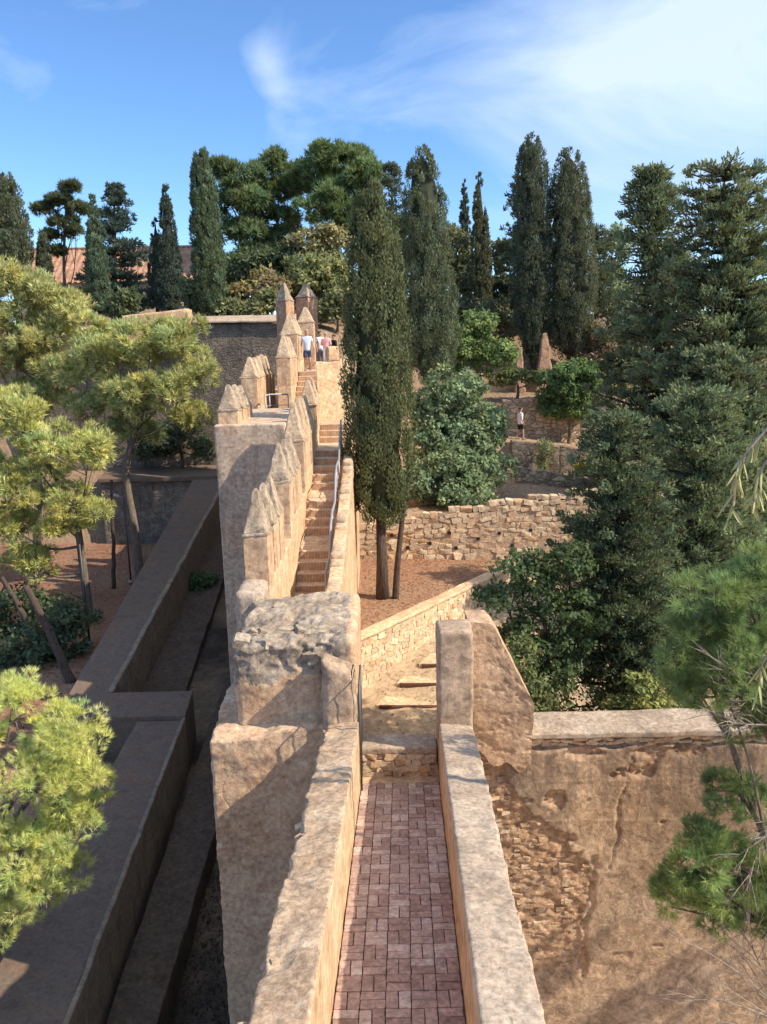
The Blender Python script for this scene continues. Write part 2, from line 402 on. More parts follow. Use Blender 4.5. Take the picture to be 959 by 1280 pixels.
# ------------------------------------------------------------------ ground
def sstep(a, b, x):
    t = np.clip((x - a) / (b - a), 0, 1); return t * t * (3 - 2 * t)
DIAG_A, DIAG_B = np.array((-0.75, 20.25)), np.array((3.35, 25.5))     # line of the sunny retaining wall beside the path
def diag_side(x, y):
    d = DIAG_B - DIAG_A
    return (x - DIAG_A[0]) * d[1] - (y - DIAG_A[1]) * d[0]            # > 0 : path side (right of the wall)
def ground_h(x, y):
    x = np.asarray(x, float); y = np.asarray(y, float)
    # right of the curtain wall
    path = np.interp(y, [-40, 11.25, 11.5, 18, 28.5], [-13.2, -12.6, -9.95, -9.65, -8.35])
    terr = np.full_like(y, -8.0)
    low = np.where((diag_side(x, y) > -.19 * 6.66) | (y < 20.1), path, terr)
    up = np.interp(y, [28.9, 35.6, 35.9, 40.35, 40.65, 43.7, 44.0, 50.3, 50.6, 57, 64, 90], [-6.3, -6.3, -6.35, -6.3, -5.0, -4.95, -3.4, -2.9, -2.1, 1.2, 2.4, 3.0])
    up = up - .13 * np.clip(x - 6.8, 0, 5) * ((y > 30) & (y < 43.8))
    right = np.where(y < 29.05, low, up)
    # left of it
    gully = np.interp(y, [-40, 12, 24, 45.8], [-13.2, -12.5, -12.1, -9.6])
    outer = np.interp(y, [-40, 10, 25, 45.8], [-13.0, -12.0, -11.2, -11.4])
    left = np.where(x > -8.6 - .1 * np.clip(y - 23, 0, 30) * (y > 23), gully, outer)
    left = np.where(y > 46.35, -7.2, left)
    left = np.where(y > 48.6, np.interp(y, [48, 60, 90], [1.5, 2.4, 3.0]), left)
    w = (x > -1.9) * 1.0
    mid = sstep(-6, 3, x)
    far = left * (1 - mid) + right * mid
    h = np.where(y > 48.6, far, np.where(w > 0, right, left))
    return h
def build_ground():
    xs = np.unique(np.concatenate([np.linspace(-2500, -60, 10), np.arange(-60, -20, 2.), np.arange(-20, 18, .33), np.arange(18, 60, 2.), np.linspace(60, 2500, 10)]))
    ys = np.unique(np.concatenate([np.linspace(-2500, -30, 8), np.arange(-30, 4, 2.), np.arange(4, 62, .33), np.arange(62, 110, 3.), np.linspace(110, 5000, 14)]))
    X, Yg = np.meshgrid(xs, ys, indexing='ij')
    Zg = ground_h(X, Yg)
    P = np.stack([X, Yg, np.zeros_like(X)], -1)
    bump = fbm(P * .35, 4, 3) * .12 + fbm(P * 2.1, 3, 9) * .05
    Zg = Zg + bump * np.where((np.abs(X) < 80) & (np.abs(Yg) < 130), 1, 0)
    V = np.stack([X, Yg, Zg], -1).reshape(-1, 3)
    nx, ny = X.shape
    i = np.arange(nx * ny).reshape(nx, ny)
    F = np.stack([i[:-1, :-1], i[1:, :-1], i[1:, 1:], i[:-1, 1:]], -1).reshape(-1, 4)
    col = np.tile(np.array((.27, .185, .12)), (len(V), 1))
    x, y = V[:, 0], V[:, 1]
    red = (x > -2) & (y > 20) & (y < 28.9) & (diag_side(x, y) < -.19 * 6.66)
    col[red] = (.31, .165, .10)
    pth = (x > -2) & (y < 28.9) & ~red
    col[pth] = (.47, .35, .225)
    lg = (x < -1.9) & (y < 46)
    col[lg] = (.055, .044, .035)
    lo = (x < -9) & (y < 46)
    col[lo] = (.24, .12, .08)
    up_ = (x > -1.9) & (y > 28.9) & (y < 48)
    col[up_] = (.37, .255, .165)
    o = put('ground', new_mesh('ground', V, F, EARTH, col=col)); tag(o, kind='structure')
build_ground()
def GZ(x, y): return float(ground_h(np.array([x]), np.array([y]))[0])

# ------------------------------------------------------------------ stones and stone walls
def stone_mesh(seed, m):
    g = np.random.default_rng(seed)
    V = []
    for sx in (-1, 1):
        for sy in (-1, 1):
            for sz in (-1, 1):
                c = np.array((sx, sy, sz)) * .5 * (1 + g.uniform(-.16, .1, 3))
                for k in range(3):
                    q = c.copy(); q[k] *= g.uniform(.62, .82); V.append(q)
    bm = bmesh.new()
    for q in V: bm.verts.new(q)
    bmesh.ops.convex_hull(bm, input=bm.verts[:])
    bmesh.ops.dissolve_limit(bm, angle_limit=.12, verts=bm.verts[:], edges=bm.edges[:])
    me = bpy.data.meshes.new('stone'); bm.to_mesh(me); bm.free(); me.materials.append(m)
    return me
STONE_MESHES = [stone_mesh(100 + i, STONES[i % 5]) for i in range(15)]
def lay_stones(parent, path_fn, length, z_lo, z_hi, sw, sh, g, holes=None, name='stone', depth=.16, limit=300, proud=.03):
    """path_fn(s) -> (point on face xy, tangent xy, outward normal xy); z_lo/z_hi functions of s"""
    n = 0
    zmin = min(z_lo(s) for s in np.linspace(0, length, 20)); zmax = max(z_hi(s) for s in np.linspace(0, length, 20))
    z = zmin
    while z < zmax:
        hh = sh * g.uniform(.8, 1.25); s = g.uniform(-sw, 0)
        while s < length:
            w = sw * g.uniform(.5, 1.5); sc = s + w / 2
            zz = z + hh / 2 + g.uniform(-.02, .02)
            if 0 < sc < length and z_lo(sc) - hh * .3 < zz < z_hi(sc) - hh * .15 and n < limit and not (holes and holes(sc, zz)):
                p, t, nn = path_fn(sc)
                a = math.atan2(t[1], t[0])
                o = put(name, STONE_MESHES[g.integers(15)], parent, (p[0] + nn[0] * (proud - depth / 2 + g.uniform(-.015, .02)), p[1] + nn[1] * (proud - depth / 2 + g.uniform(-.015, .02)), zz),
                        (g.uniform(-.12, .12), g.uniform(-.28, .28), a + g.uniform(-.1, .1)), (w * g.uniform(.9, 1.08), depth, hh * g.uniform(.8, 1.15)))
                n += 1
            s += w
        z += hh
    return n

# ------------------------------------------------------------------ the footbridge with its parapets and brick floor
def lerp(a, b, t): return a + (b - a) * t
def floor_z(Y): return -5.35 - .188 * (Y - 5.25)
def inL(Y): return lerp(-.535, -.415, (Y - 4.2) / 6.2)
def inR(Y): return lerp(.555, .755, (Y - 4.2) / 6.2)
br = empty('footbridge', (0.05, 6, -12.6), 'narrow walled footbridge with brick floor leading to the gate pillar', 'footbridge')
y0, y1 = 1.6, 10.42
stone('deck', plan8([(inL(y0) - .3, y0), (inR(y0) + .3, y0), (inR(y1) + .3, y1), (inL(y1) - .3, y1)], -13, [floor_z(y0) - .06, floor_z(y0) - .06, floor_z(y1) - .06, floor_z(y1) - .06]), MORTAR, br, .4, .02, .012)
def parapet(name, side, m_face, seed):
    # body, then rough worn top with ragged outer edge
    ins = inL if side < 0 else inR
    ys = np.array([y0, 10.45])
    parts = []
    for a, b_ in zip(ys[:-1], ys[1:]):
        wa, wb = lerp(.42, .49, (a - 4) / 6), lerp(.42, .49, (b_ - 4) / 6)
        h = .97 if side < 0 else .93
        p = [(ins(a), a), (ins(a) + side * wa, a), (ins(b_) + side * wb, b_), (ins(b_), b_)]
        zt = [floor_z(a) + h, floor_z(a) + h - .03, floor_z(b_) + h - .03, floor_z(b_) + h]
        parts.append(hexa_arrays(plan8(p, -6.9, zt), (.037 if side < 0 else .05), .03, 0, skip=('bottom',)))
    V, F = join(parts)
    n3 = np.stack([fbm(V * 3.2 + 11 * k, 5, seed + k, .6) for k in range(3)], -1)
    top = np.clip((V[:, 2] - (floor_z(V[:, 1]) + .80)) / .12, 0, 1)
    outer = np.clip((side * (V[:, 0] - ins(V[:, 1])) - .15) / .2, 0, 1)
    amp = .012 + .045 * top * outer
    V = V + n3 * amp[:, None]
    V[:, 2] += top * (.022 if side < 0 else .008) * fbm(V * 14, 4, seed + 70, .7)
    chip = np.clip(fbm(V * 2.3, 4, seed + 40) - .05, 0, 1) * top * outer
    V[:, 0] -= side * chip * .08; V[:, 2] -= chip * .05
    return V, F
V, F = parapet('l', -1, PLASTER_SUN, 3)
def split_top(V, F, side, name, m_top, m_face):
    me = new_mesh(name, V, F, m_face)
    me.materials.append(m_top)
    nrm = np.zeros(len(F)*3, np.float32); me.polygons.foreach_get('normal', nrm); nz_ = nrm.reshape(-1, 3)[:, 2]
    me.polygons.foreach_set('material_index', (nz_ > .45).astype(np.int32))
    return me
PARTOP_L = masonry('worn_rubble_parapet_top', (.36, .245, .155), (.48, .345, .23), (.54, .42, .30), patch=1.3, grain=16, stain=.5, stain_col=(.14, .10, .07), bump=1.0, speck=.25, speck_col=(.60, .53, .43))
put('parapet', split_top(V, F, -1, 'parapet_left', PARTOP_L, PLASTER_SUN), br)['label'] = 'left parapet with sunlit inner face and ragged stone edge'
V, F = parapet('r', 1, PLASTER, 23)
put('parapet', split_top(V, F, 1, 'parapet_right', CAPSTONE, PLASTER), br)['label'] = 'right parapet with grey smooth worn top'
# brick pavers, pairs laid in a basket weave
g = np.random.default_rng(5)
pm = []
for i in range(10):
    V, F = hexa_arrays(box8(-.5, .5, -.5, .5, -.5, .5), .5, .05, 0, skip=('bottom',))
    V[:, 2] = np.where(V[:, 2] > 0, V[:, 2], V[:, 2])
    V = V + .035 * np.stack([fbm(V * 2 + 5 * i + 9 * k, 2, i) for k in range(3)], -1)
    pm.append(new_mesh('paver', V, F, PAVERS[i % 5]))
mod = .225; slope = math.atan(-.188)
row = 0; yy = 4.75
while yy < 10.3:
    for c in range(5):
        Yc = yy + mod / 2
        wl_, wr_ = inL(Yc) + .01, inR(Yc) - .01
        u = (wr_ - wl_) / 5; xc = wl_ + (c + .5) * u
        across = (row + c) % 2 == 0
        for k in (-1, 1):
            pw = g.choice(10, p=np.array([1.2, 1.3, 1.0, .9, .6] * 2) / 10)
            if across: loc = (xc, Yc + k * mod / 4); sc = (u - .008, mod / 2 - .008, .07)
            else: loc = (xc + k * u / 4, Yc); sc = (u / 2 - .008, mod - .008, .07)
            put('paver', pm[pw], br, (loc[0], loc[1], floor_z(loc[1]) - .035 + g.uniform(-.004, .005)),
                (slope + g.uniform(-.012, .012), g.uniform(-.012, .012), g.uniform(-.02, .02)), sc)
    yy += mod; row += 1

# threshold and low rubble wall that closes the end of the bridge
lw = empty('low_stone_wall', (.17, 10.8, -12.6), 'low rubble stone wall closing the far end of the brick footbridge', 'wall')
stone('wall_core', box8(-.44, .74, 10.62, 10.98, -13, -5.98), MORTAR, lw, .08, .03, .02, 4, 3)
stone('coping', box8(-.45, .735, 10.57, 11.02, -5.982, -5.86), CAPSTONE, lw, .04, .035, .03, 4, 9)
lay_stones(lw, lambda s: ((-.42 + s, 10.62), (1, 0), (0, -1)), 1.14, lambda s: -6.52, lambda s: -5.95, .17, .085, np.random.default_rng(3), depth=.14, proud=.045)
stone('threshold', box8(inL(10.4), inR(10.4), 10.42, 10.60, -13, floor_z(10.42) - .02), PLASTER_SUN, lw, .06, .02, .012, 4, 4)

# ------------------------------------------------------------------ near tower in front of the stairs
nt_ = empty('gate_tower', (-1.7, 11.5, -12.6), 'broken square tower block with lichen top in front of the stairway', 'tower')
V, F = hexa_arrays(plan8([(-2.66, 10.50), (-.82, 10.50), (-.82, 13.4), (-2.72, 13.4)], -13.2, [-5.62, -5.5, -5.5, -5.55]), .042, .06, 0, skip=('bottom', 's1', 's2'))
n3 = np.stack([fbm(V * 1.6 + 11 * k, 6, 60 + k, .62) for k in range(3)], -1)
V = V + n3 * (.05 + .07 * np.clip((V[:, 2] + 6.5), 0, 1))[:, None]
V = V + .022 * np.stack([fbm(V * 7 + 11 * k, 4, 160 + k, .7) for k in range(3)], -1)
V[:, 1] += .05 * np.clip(fbm(V * np.array((2.2, 2.2, 3.0)), 5, 171, .62) - .15, 0, 1)
put('base_block', new_mesh('tower_base', V, F, TOWER), nt_)
V, F = hexa_arrays(plan8([(-2.30, 10.86), (-.44, 10.86), (-.44, 13.1), (-2.30, 13.1)], -6.2, [-4.28, -4.2, -4.22, -4.28]), .04, .12, 0, skip=('bottom',))
n3 = np.stack([fbm(V * 2.0 + 9 * k, 6, 80 + k, .64) for k in range(3)], -1)
ramp_ = np.clip((V[:, 2] + 5.3) / .8, 0, 1) * np.clip((-.55 - V[:, 0]) / .25, 0, 1)
V = V + n3 * (.03 + .12 * ramp_)[:, None]
V[:, 2] += ramp_ * (.10 * (.35 - np.abs(fbm(V * 4.0, 4, 93, .6))) ); V[:, 1] += ramp_ * .10 * np.abs(fbm(V * 4.5, 4, 97, .65))
hole = np.clip(fbm(V * 3.3, 3, 91) - .1, 0, 1) * ramp_
V[:, 1] += .22 * hole * (V[:, 1] < 11.3); V[:, 2] -= .16 * hole
me = new_mesh('tower_top', V, F, TOWER); me.materials.append(ROUGH)
cz = np.zeros(len(F) * 3, np.float32); me.polygons.foreach_get('center', cz); cz = cz.reshape(-1, 3)
me.polygons.foreach_set('material_index', ((cz[:, 2] + fbm(cz * 1.7, 4, 5) * .6 > -4.86) & (cz[:, 0] < -.62 + .1 * fbm(cz * 4, 2, 8))).astype(np.int32))
put('upper_block', me, nt_)
V, F = hexa_arrays([(-.97, 10.42, -6.2), (-.45, 10.42, -6.2), (-.45, 10.9, -6.2), (-.97, 10.9, -6.2), (-.95, 10.44, -4.38), (-.47, 10.44, -4.66), (-.47, 10.9, -4.62), (-.95, 10.9, -4.36)], .035, .13, .05, 3.0, 7, 5, ('bottom',))
put('pier', new_mesh('pier', V, F, PILLAR), nt_)['label'] = 'round-shouldered pier at the end of the left parapet'

GREY_STONES = [masonry('lichen_stone_%d' % i, c, tuple(x * 1.2 for x in c), tuple(x * 1.45 for x in c), patch=3, grain=16, stain=.5, bump=.9, speck=.6)
               for i, c in enumerate([(.24, .20, .155), (.33, .27, .205), (.40, .34, .265)])]
RUBBLE_MESHES = [stone_mesh(300 + i, ROUGH if i % 3 else GREY_STONES[1]) for i in range(9)]
g = np.random.default_rng(12)
for _ in range(26):                                                # rubble showing in the broken crown of the tower
    if g.random() < .8: p = (g.uniform(-2.2, -.7), g.uniform(10.95, 12.8), -4.33 + g.uniform(-.03, .02))
    else:
        p = (g.uniform(-2.25, -1.0), 10.95 + g.uniform(-.02, .05), -4.38 - abs(g.normal(0, .22)))
    w_ = g.uniform(.1, .28)
    put('stone', RUBBLE_MESHES[g.integers(9)], nt_, p, tuple(g.uniform(-.5, .5, 3)), (w_, w_ * g.uniform(.6, 1), w_ * g.uniform(.45, .8)))
TAN_MESHES = [stone_mesh(340 + i, PARTOP_L) for i in range(9)]
for _ in range(80):                                                # stones breaking out of the worn outer edge of the left parapet
    y_ = g.uniform(3.6, 10.3); w_ = g.uniform(.035, .10)
    x_ = inL(y_) - lerp(.42, .49, (y_ - 4) / 6) * g.uniform(.72, 1.02)
    put('stone', TAN_MESHES[g.integers(9)], br, (x_, y_, floor_z(y_) + .90 + g.uniform(-.08, .0)), tuple(g.uniform(-.6, .6, 3)), (w_, w_ * g.uniform(.6, 1.3), w_ * .6))

# open iron gate folded back beside the pier
gt = empty('metal_gate', (-.40, 10.5, floor_z(10.3)), 'thin grey metal gate folded open against the tower pier', 'gate')
def bar(name, a, b_, r_, m, parent, sides=6):
    V, F = tube_arrays(smooth_path([a, b_], 2), r_, sides); return put(name, new_mesh(name, V, F, m), parent)
gz0, gz1 = -6.33, -4.62
for yb in (10.10, 10.78):
    bar('upright', (-.395, yb, gz0 + (.0 if yb < 10.5 else -.1)), (-.395, yb, gz1), .018, DARKSTEEL, gt)
for zb in (-6.15, -5.4, gz1):
    bar('rail', (-.395, 10.10, zb), (-.395, 10.78, zb), .012, DARKSTEEL, gt)
for yb in np.linspace(10.2, 10.68, 5): bar('bar', (-.395, yb, -6.15), (-.395, yb, gz1), .008, DARKSTEEL, gt)

# ------------------------------------------------------------------ gate pillar with its sloping buttress, and the rampart on the right
pl = empty('gate_pillar', (1.2, 10.8, -12.6), 'square plastered gate pillar with sloping buttress at the right end of the bridge', 'pillar')
V, F = hexa_arrays(box8(.745, 1.255, 10.40, 10.95, -7.2, -3.98), .04, .05, .028, 3.2, 14, 5, ('bottom',))
put('shaft', new_mesh('shaft', V, F, PILLAR), pl)
BUTT = masonry('buttress_brick', (.40, .25, .155), (.50, .34, .22), (.52, .39, .28), stain=.5, bump=1.0, crack=.1, grain=14)
def slab(xs_, zlo, zhi, ya, yb, nz_=70):
    """upright slab with a free top line, front at ya"""
    T = np.linspace(0, 1, nz_); X_, T_ = np.meshgrid(xs_, T, indexing='ij'); lo_, hi_ = zlo(X_), zhi(X_)
    Fr = np.stack([X_, np.full_like(X_, ya), lo_ + (hi_ - lo_) * T_], -1); Bk = Fr.copy(); Bk[..., 1] = yb
    grids = [(Fr, 0), (Bk, 1)]
    for line_f, line_b, fl in ((Fr[:, -1], Bk[:, -1], 0), (Fr[:, 0], Bk[:, 0], 1), (Fr[0], Bk[0], 0), (Fr[-1], Bk[-1], 1)):
        k = np.linspace(0, 1, 12)[None, :, None]; grids.append((line_f[:, None] * (1 - k) + line_b[:, None] * k, fl))
    VV, FF, off = [], [], 0
    for G, fl in grids:
        i_ = np.arange(G.shape[0] * G.shape[1]).reshape(G.shape[:2]) + off
        q_ = np.stack([i_[:-1, :-1], i_[1:, :-1], i_[1:, 1:], i_[:-1, 1:]], -1).reshape(-1, 4)
        VV.append(G.reshape(-1, 3)); FF.append(q_[:, ::-1] if fl else q_); off += i_.size
    return np.concatenate(VV), np.concatenate(FF)
V, F = slab(np.linspace(1.22, 2.21, 46), lambda x: -6.25 - .35 * fbm(np.stack([x * 2.2, x * 0, x * 0], -1), 3, 5) - .25 * np.clip(1.7 - x, 0, 1) , lambda x: np.interp(x, [1.2, 1.52, 1.60, 2.16, 2.21], [-3.97, -3.98, -4.06, -5.2, -5.34]), 10.74, 11.3, 90)
V = V + .032 * np.stack([fbm(V * 3 + 9 * k, 5, 33 + k, .62) for k in range(3)], -1)
lowm = np.clip((-5.0 - V[:, 2]) / 1.2, 0, 1) * (V[:, 1] < 11.1)
V[:, 1] += lowm * .16
V[:, 1] += (V[:, 1] < 11.0) * .07 * np.clip(fbm(V * np.array((4, 1, 8)), 4, 61, .6) - .12, 0, 1)
put('buttress', new_mesh('buttress', V, F, BUTT), pl)

rw = empty('rampart_wall', (4.5, 11.3, -12.6), 'tall eroded rampart wall with flat pale coping right of the gate pillar', 'wall')
def rampart_mat():
    m, t, b = nt('rampart_plaster'); N = NT(t)
    pos = N.n('ShaderNodeNewGeometry').outputs['Position']
    er = N.n('ShaderNodeSeparateColor', {0: N.n('ShaderNodeVertexColor', layer_name='tint').outputs[0]}).outputs[0]
    big = N.noise(pos, .8, 6, .62, .6); med = N.noise(pos, 3.4, 7, .66); fine = N.noise(pos, 13, 8, .7)
    pc = N.ramp(big, [(.34, (.36, .245, .155)), (.52, (.455, .32, .21)), (.68, (.52, .385, .265))])
    ec = N.ramp(med, [(.32, (.34, .20, .115)), (.5, (.45, .29, .18)), (.7, (.52, .37, .25))])
    col = N.mix(er, pc, ec)
    col = N.mix(.6, col, N.ramp(fine, [(.3, .25), (.5, .52), (.72, .8)]), 'OVERLAY')
    mp = N.n('ShaderNodeMapping', {0: pos, 'Scale': (2.2, 2.2, .4)}).outputs[0]
    st = N.noise(mp, 1.1, 7, .68, .35)
    up = N.n('ShaderNodeSeparateXYZ', {0: pos}).outputs[2]
    near_top = N.n('ShaderNodeMapRange', {0: up, 1: -8.2, 2: -6.0, 3: .25, 4: 1.0}).outputs[0]
    mott = N.noise(pos, 4.5, 8, .75, .8)
    col = N.mix(.75, col, N.ramp(mott, [(.36, .2), (.5, .5), (.64, .78)]), 'OVERLAY')
    sm = N.math('MULTIPLY', N.ramp(st, [(.38, 0), (.58, .9)]), near_top)
    sm = N.math('MULTIPLY', sm, N.math('SUBTRACT', 1.0, N.math('MULTIPLY', er, .7)))
    col = N.mix(sm, col, (.12, .095, .08))
    t.links.new(col, b.inputs['Base Color'])
    h = N.math('ADD', N.math('ADD', N.math('MULTIPLY', med, .7), mott), N.math('MULTIPLY', fine, .6))
    bp = N.n('ShaderNodeBump', {'Strength': 1.0, 'Distance': .03, 'Height': h}); t.links.new(bp.outputs[0], b.inputs['Normal'])
    return m
RAMPART = rampart_mat()
xs = np.concatenate([np.arange(1.22, 6.7, .028), np.arange(6.7, 8.41, .1)]); zs = np.concatenate([np.arange(-13, -11.6, .1), np.arange(-11.6, -5.985, .028)]); zs[-1] = -5.985
X, Zz = np.meshgrid(xs, zs, indexing='ij')
Q = np.stack([X, np.zeros_like(X), Zz], -1)
# plaster has fallen off left of a ragged line read from the photograph
bx = np.array([AT(px, py, 11.0) for px, py in ((612, 925), (640, 985), (668, 1030), (690, 1060), (738, 1078), (742, 1110), (728, 1165), (735, 1230), (735, 1280), (738, 1400))])
lim = np.interp(-Zz, -bx[:, 2], bx[:, 0]) + .13 * fbm(Q * 2.3, 4, 8) + .05 * fbm(Q * 9, 3, 12)
er = np.clip((lim - X) / .035, 0, 1)
low = np.clip((Zz + 10.35 + .12 * fbm(Q * 1.8, 3, 3)) / .15, 0, 1)       # smooth render below
er = er * low
spots = np.clip((fbm(Q * np.array((1.7, 1, 2.4)), 4, 77) - .34) / .05, 0, 1) * np.clip((Zz + 10.2) / .4, 0, 1)
er = np.maximum(er, spots)
dpt = .02 * fbm(Q * 2.2, 6, 2, .62) + .05 * np.clip(np.abs(fbm(Q * 3.1, 5, 25, .6)) - .42, 0, 1) + er * (.045 + .05 * fbm(Q * np.array((3.4, 1, 8.0)), 5, 21, .75) + .035 * fbm(Q * np.array((9, 1, 16.0)), 3, 29, .8) + .03 * np.abs(fbm(Q * np.array((2, 1, 12.0)), 3, 31, .6)))
crk = np.array([AT(px, py, 11.0) for px, py in ((800, 932), (788, 965), (776, 1000), (772, 1030), (770, 1055), (764, 1090))])
wob = .12 * fbm(Q * 3.5, 5, 50, .6)
cxx = np.interp(-Zz, -crk[:, 2], crk[:, 0]) + wob
cm = np.exp(-((X - cxx) / (.012 + .02 * vnoise(Q * 5, 3))) ** 2) * (Zz < crk[0, 2] + .1) * (Zz > crk[-1, 2])
dpt = dpt + .035 * cm
crk2 = np.array([AT(px, py, 11.0) for px, py in ((742, 1075), (745, 1100), (732, 1160), (728, 1225))])
cx2 = np.interp(-Zz, -crk2[:, 2], crk2[:, 0]) + wob
cm2 = np.exp(-((X - cx2) / .035) ** 2) * (Zz < crk2[0, 2] + .05) * (Zz > crk2[-1, 2]); dpt = dpt + .05 * cm2
crs = np.clip((Zz + 6.2 + .1 * fbm(Q * 2.5, 3, 66)) / .05, 0, 1)         # ragged hollow course under the coping
dpt = dpt + .10 * crs
# two putlog lines of the formwork
for zf in (-6.75, -7.45): dpt = dpt - .008 * np.exp(-((Zz - zf) / .02) ** 2) * (X > 2.3) * (1 - er)
Vw = np.stack([X, 11.02 + dpt, Zz], -1).reshape(-1, 3)
i = np.arange(X.size).reshape(X.shape)
Fw = np.stack([i[:-1, :-1], i[1:, :-1], i[1:, 1:], i[:-1, 1:]], -1).reshape(-1, 4)
cc = np.clip(np.maximum(er * .9, 0), 0, 1).reshape(-1)
put('wall_face', new_mesh('rampart_face', Vw, Fw, RAMPART, col=np.repeat(cc[:, None], 3, 1)), rw)
stone('wall_core', box8(1.25, 8.4, 11.22, 11.62, -13, -5.99), MORTAR, rw, .4, .02, .01)
V, F = hexa_arrays([(2.2, 10.97, -6.0), (8.42, 10.97, -6.0), (8.42, 11.66, -6.0), (2.2, 11.66, -6.0), (2.2, 10.97, -5.9), (8.42, 10.97, -5.86), (8.42, 11.66, -5.83), (2.2, 11.66, -5.87)], .06, .03, .022, 2.5, 3, 5, ())
put('coping', new_mesh('coping', V, F, CAPSTONE), rw)
g = np.random.default_rng(8)
lay_stones(rw, lambda s: ((2.24 + s, 11.08), (1, 0), (0, -1)), 6.0, lambda s: -6.16, lambda s: -6.0, .2, .06, g, depth=.14, proud=.01)

BRICK_MESHES = [stone_mesh(380 + i, RAMPART if i % 2 else STONES[(1, 3, 4)[i % 3]]) for i in range(8)]
for _ in range(330):                                                # broken bricks and stones where the render has fallen
    px_, py_ = g.uniform(600, 745), g.uniform(925, 1235)
    q = AT(px_, py_, 11.05)
    if q[0] > np.interp(-q[2], -bx[:, 2], bx[:, 0]) - .05 or q[2] < -10.2: continue
    w_ = g.uniform(.05, .19)
    put('stone', BRICK_MESHES[g.integers(8)], rw, (q[0], 11.105 + g.uniform(-.02, .02), q[2]), tuple(g.uniform(-.2, .2, 3)), (w_, .09, w_ * g.uniform(.3, .6)))

# ------------------------------------------------------------------ curtain wall with stairs and merlons climbing the hill
MERLON_M = masonry('merlon_plaster', (.44, .28, .165), (.56, .385, .245), (.61, .45, .31), stain=.4, bump=.6, crack=.1, patch=1.1)
MCAP_M = [masonry('merlon_cap_%d' % i, *cs, patch=2.2, grain=12, stain=s_, stain_col=(.07, .06, .05), bump=.8, speck=.7, speck_col=(.52, .46, .36))
          for i, (cs, s_) in enumerate([(((.25, .19, .135), (.38, .295, .21), (.48, .375, .265)), .6), (((.40, .275, .175), (.51, .37, .245), (.56, .43, .30)), .4)])]
MB, MCAP = [], []
for i in range(4):
    V, F = hexa_arrays(box8(-.5, .5, -.5, .5, 0, 1), .12, .03, .03, 3, 40 + i, 4, ('bottom',))
    MB.append(new_mesh('merlon_body', V, F, MERLON_M))
    for j in range(2):
        # pyramid cap with a small overhanging base
        a = hexa_arrays([(-.56, -.52, -.03), (.54, -.52, -.03), (.54, .50, -.03), (-.56, .50, -.03), (-.54, -.51, .04), (.52, -.51, .04), (.52, .49, .04), (-.54, .49, .04)], .12, .02, 0)
        b_ = hexa_arrays([(-.51, -.47, .03), (.50, -.47, .03), (.50, .45, .03), (-.51, .45, .03), (-.10, -.10, 1), (.08, -.10, 1), (.08, .06, 1), (-.10, .06, 1)], .08, .06, 0, skip=('bottom',))
        V, F = join([a, b_])
        V = V + (.045 if j else .075) * np.stack([fbm(V * 2.6 + 9 * k + i, 5, 7 + k + 3 * i, .6) for k in range(3)], -1)
        MCAP.append(new_mesh('merlon_cap', V, F, MCAP_M[1 - j] if j == 0 and False else MCAP_M[j]))
gm = np.random.default_rng(17)
def merlon(parent, x0, x1, ya, yb, z0, zb, zt, lichen=False, rot=0.0, label=None):
    """body from z0 to zb, pyramid cap zb..zt"""
    k = gm.integers(4)
    b_ = put('merlon', MB[k], parent, ((x0 + x1) / 2, (ya + yb) / 2, z0), (0, 0, rot + gm.uniform(-.02, .02)), (x1 - x0, yb - ya, zb - z0))
    c = bpy.data.objects.new('cap', MCAP[k * 2 + (0 if lichen else 1)]); COL.objects.link(c); c.parent = b_
    c.location = (0, 0, 1.0); c.scale = (1, 1, (zt - zb) / (zb - z0) * gm.uniform(.95, 1.05))
    if label: b_['label'] = label
    return b_
cw = empty('curtain_wall', (-1.8, 20, -12.6), 'long curtain wall with stairway and rows of pointed merlons climbing the hill', 'wall')
XI, XO = -2.15, -2.72            # inner and outer face of the merlon wall
XP0, XP1 = -1.18, -.90           # right parapet
# stairs: flights read from the photograph
RISE = .2
TREAD = masonry('sandy_brick_tread', (.48, .335, .225), (.58, .425, .295), (.62, .47, .34), patch=1.5, stain=.3, bump=.4)
flights = [(17.75, 19.1, 4), (20.4, 21.4, 4), (22.9, 24.8, 5), (26.4, 27.0, 3)]
prof = [(13.2, -5.75)]           # (y, z) profile of walking surface
steps = []
z = -5.75
for (a, b_, n) in flights:
    tr = (b_ - a) / n
    for k in range(n):
        z += RISE; steps.append((a + k * tr, tr, z))
        prof += [(a + k * tr, z - RISE), (a + k * tr, z)]
prof.append((28.0, z))
def stair_z(y):
    zz = -5.75
    for (ys_, tr, z_) in steps:
        if y >= ys_: zz = z_
    return zz
# body below the stairs, one block per level so nothing overlaps
lv = [(13.1, 17.75, -5.75)] + [(s[0], (steps[i + 1][0] if i + 1 < len(steps) else 27.6), s[2]) for i, s in enumerate(steps)]
stone('wall_body', plan8([(XO, 13.1), (XP1, 13.1), (XP1, 27.6), (XO, 27.6)], -13, [-6.4, -6.4, -4.2, -4.2]), PLASTER, cw, .4, .03, .02)
for i, (a, b_, z_) in enumerate(lv):
    nm = 'landing' if b_ - a > .6 else 'step'
    two_tone(stone(nm, box8(XI + .002, XP0 - .002, a, b_ + .02, z_ - 1.0 if nm == 'step' else z_ - 1.3, z_), BRICKSTEP, cw, .15, .02, .008, 4, i), TREAD)
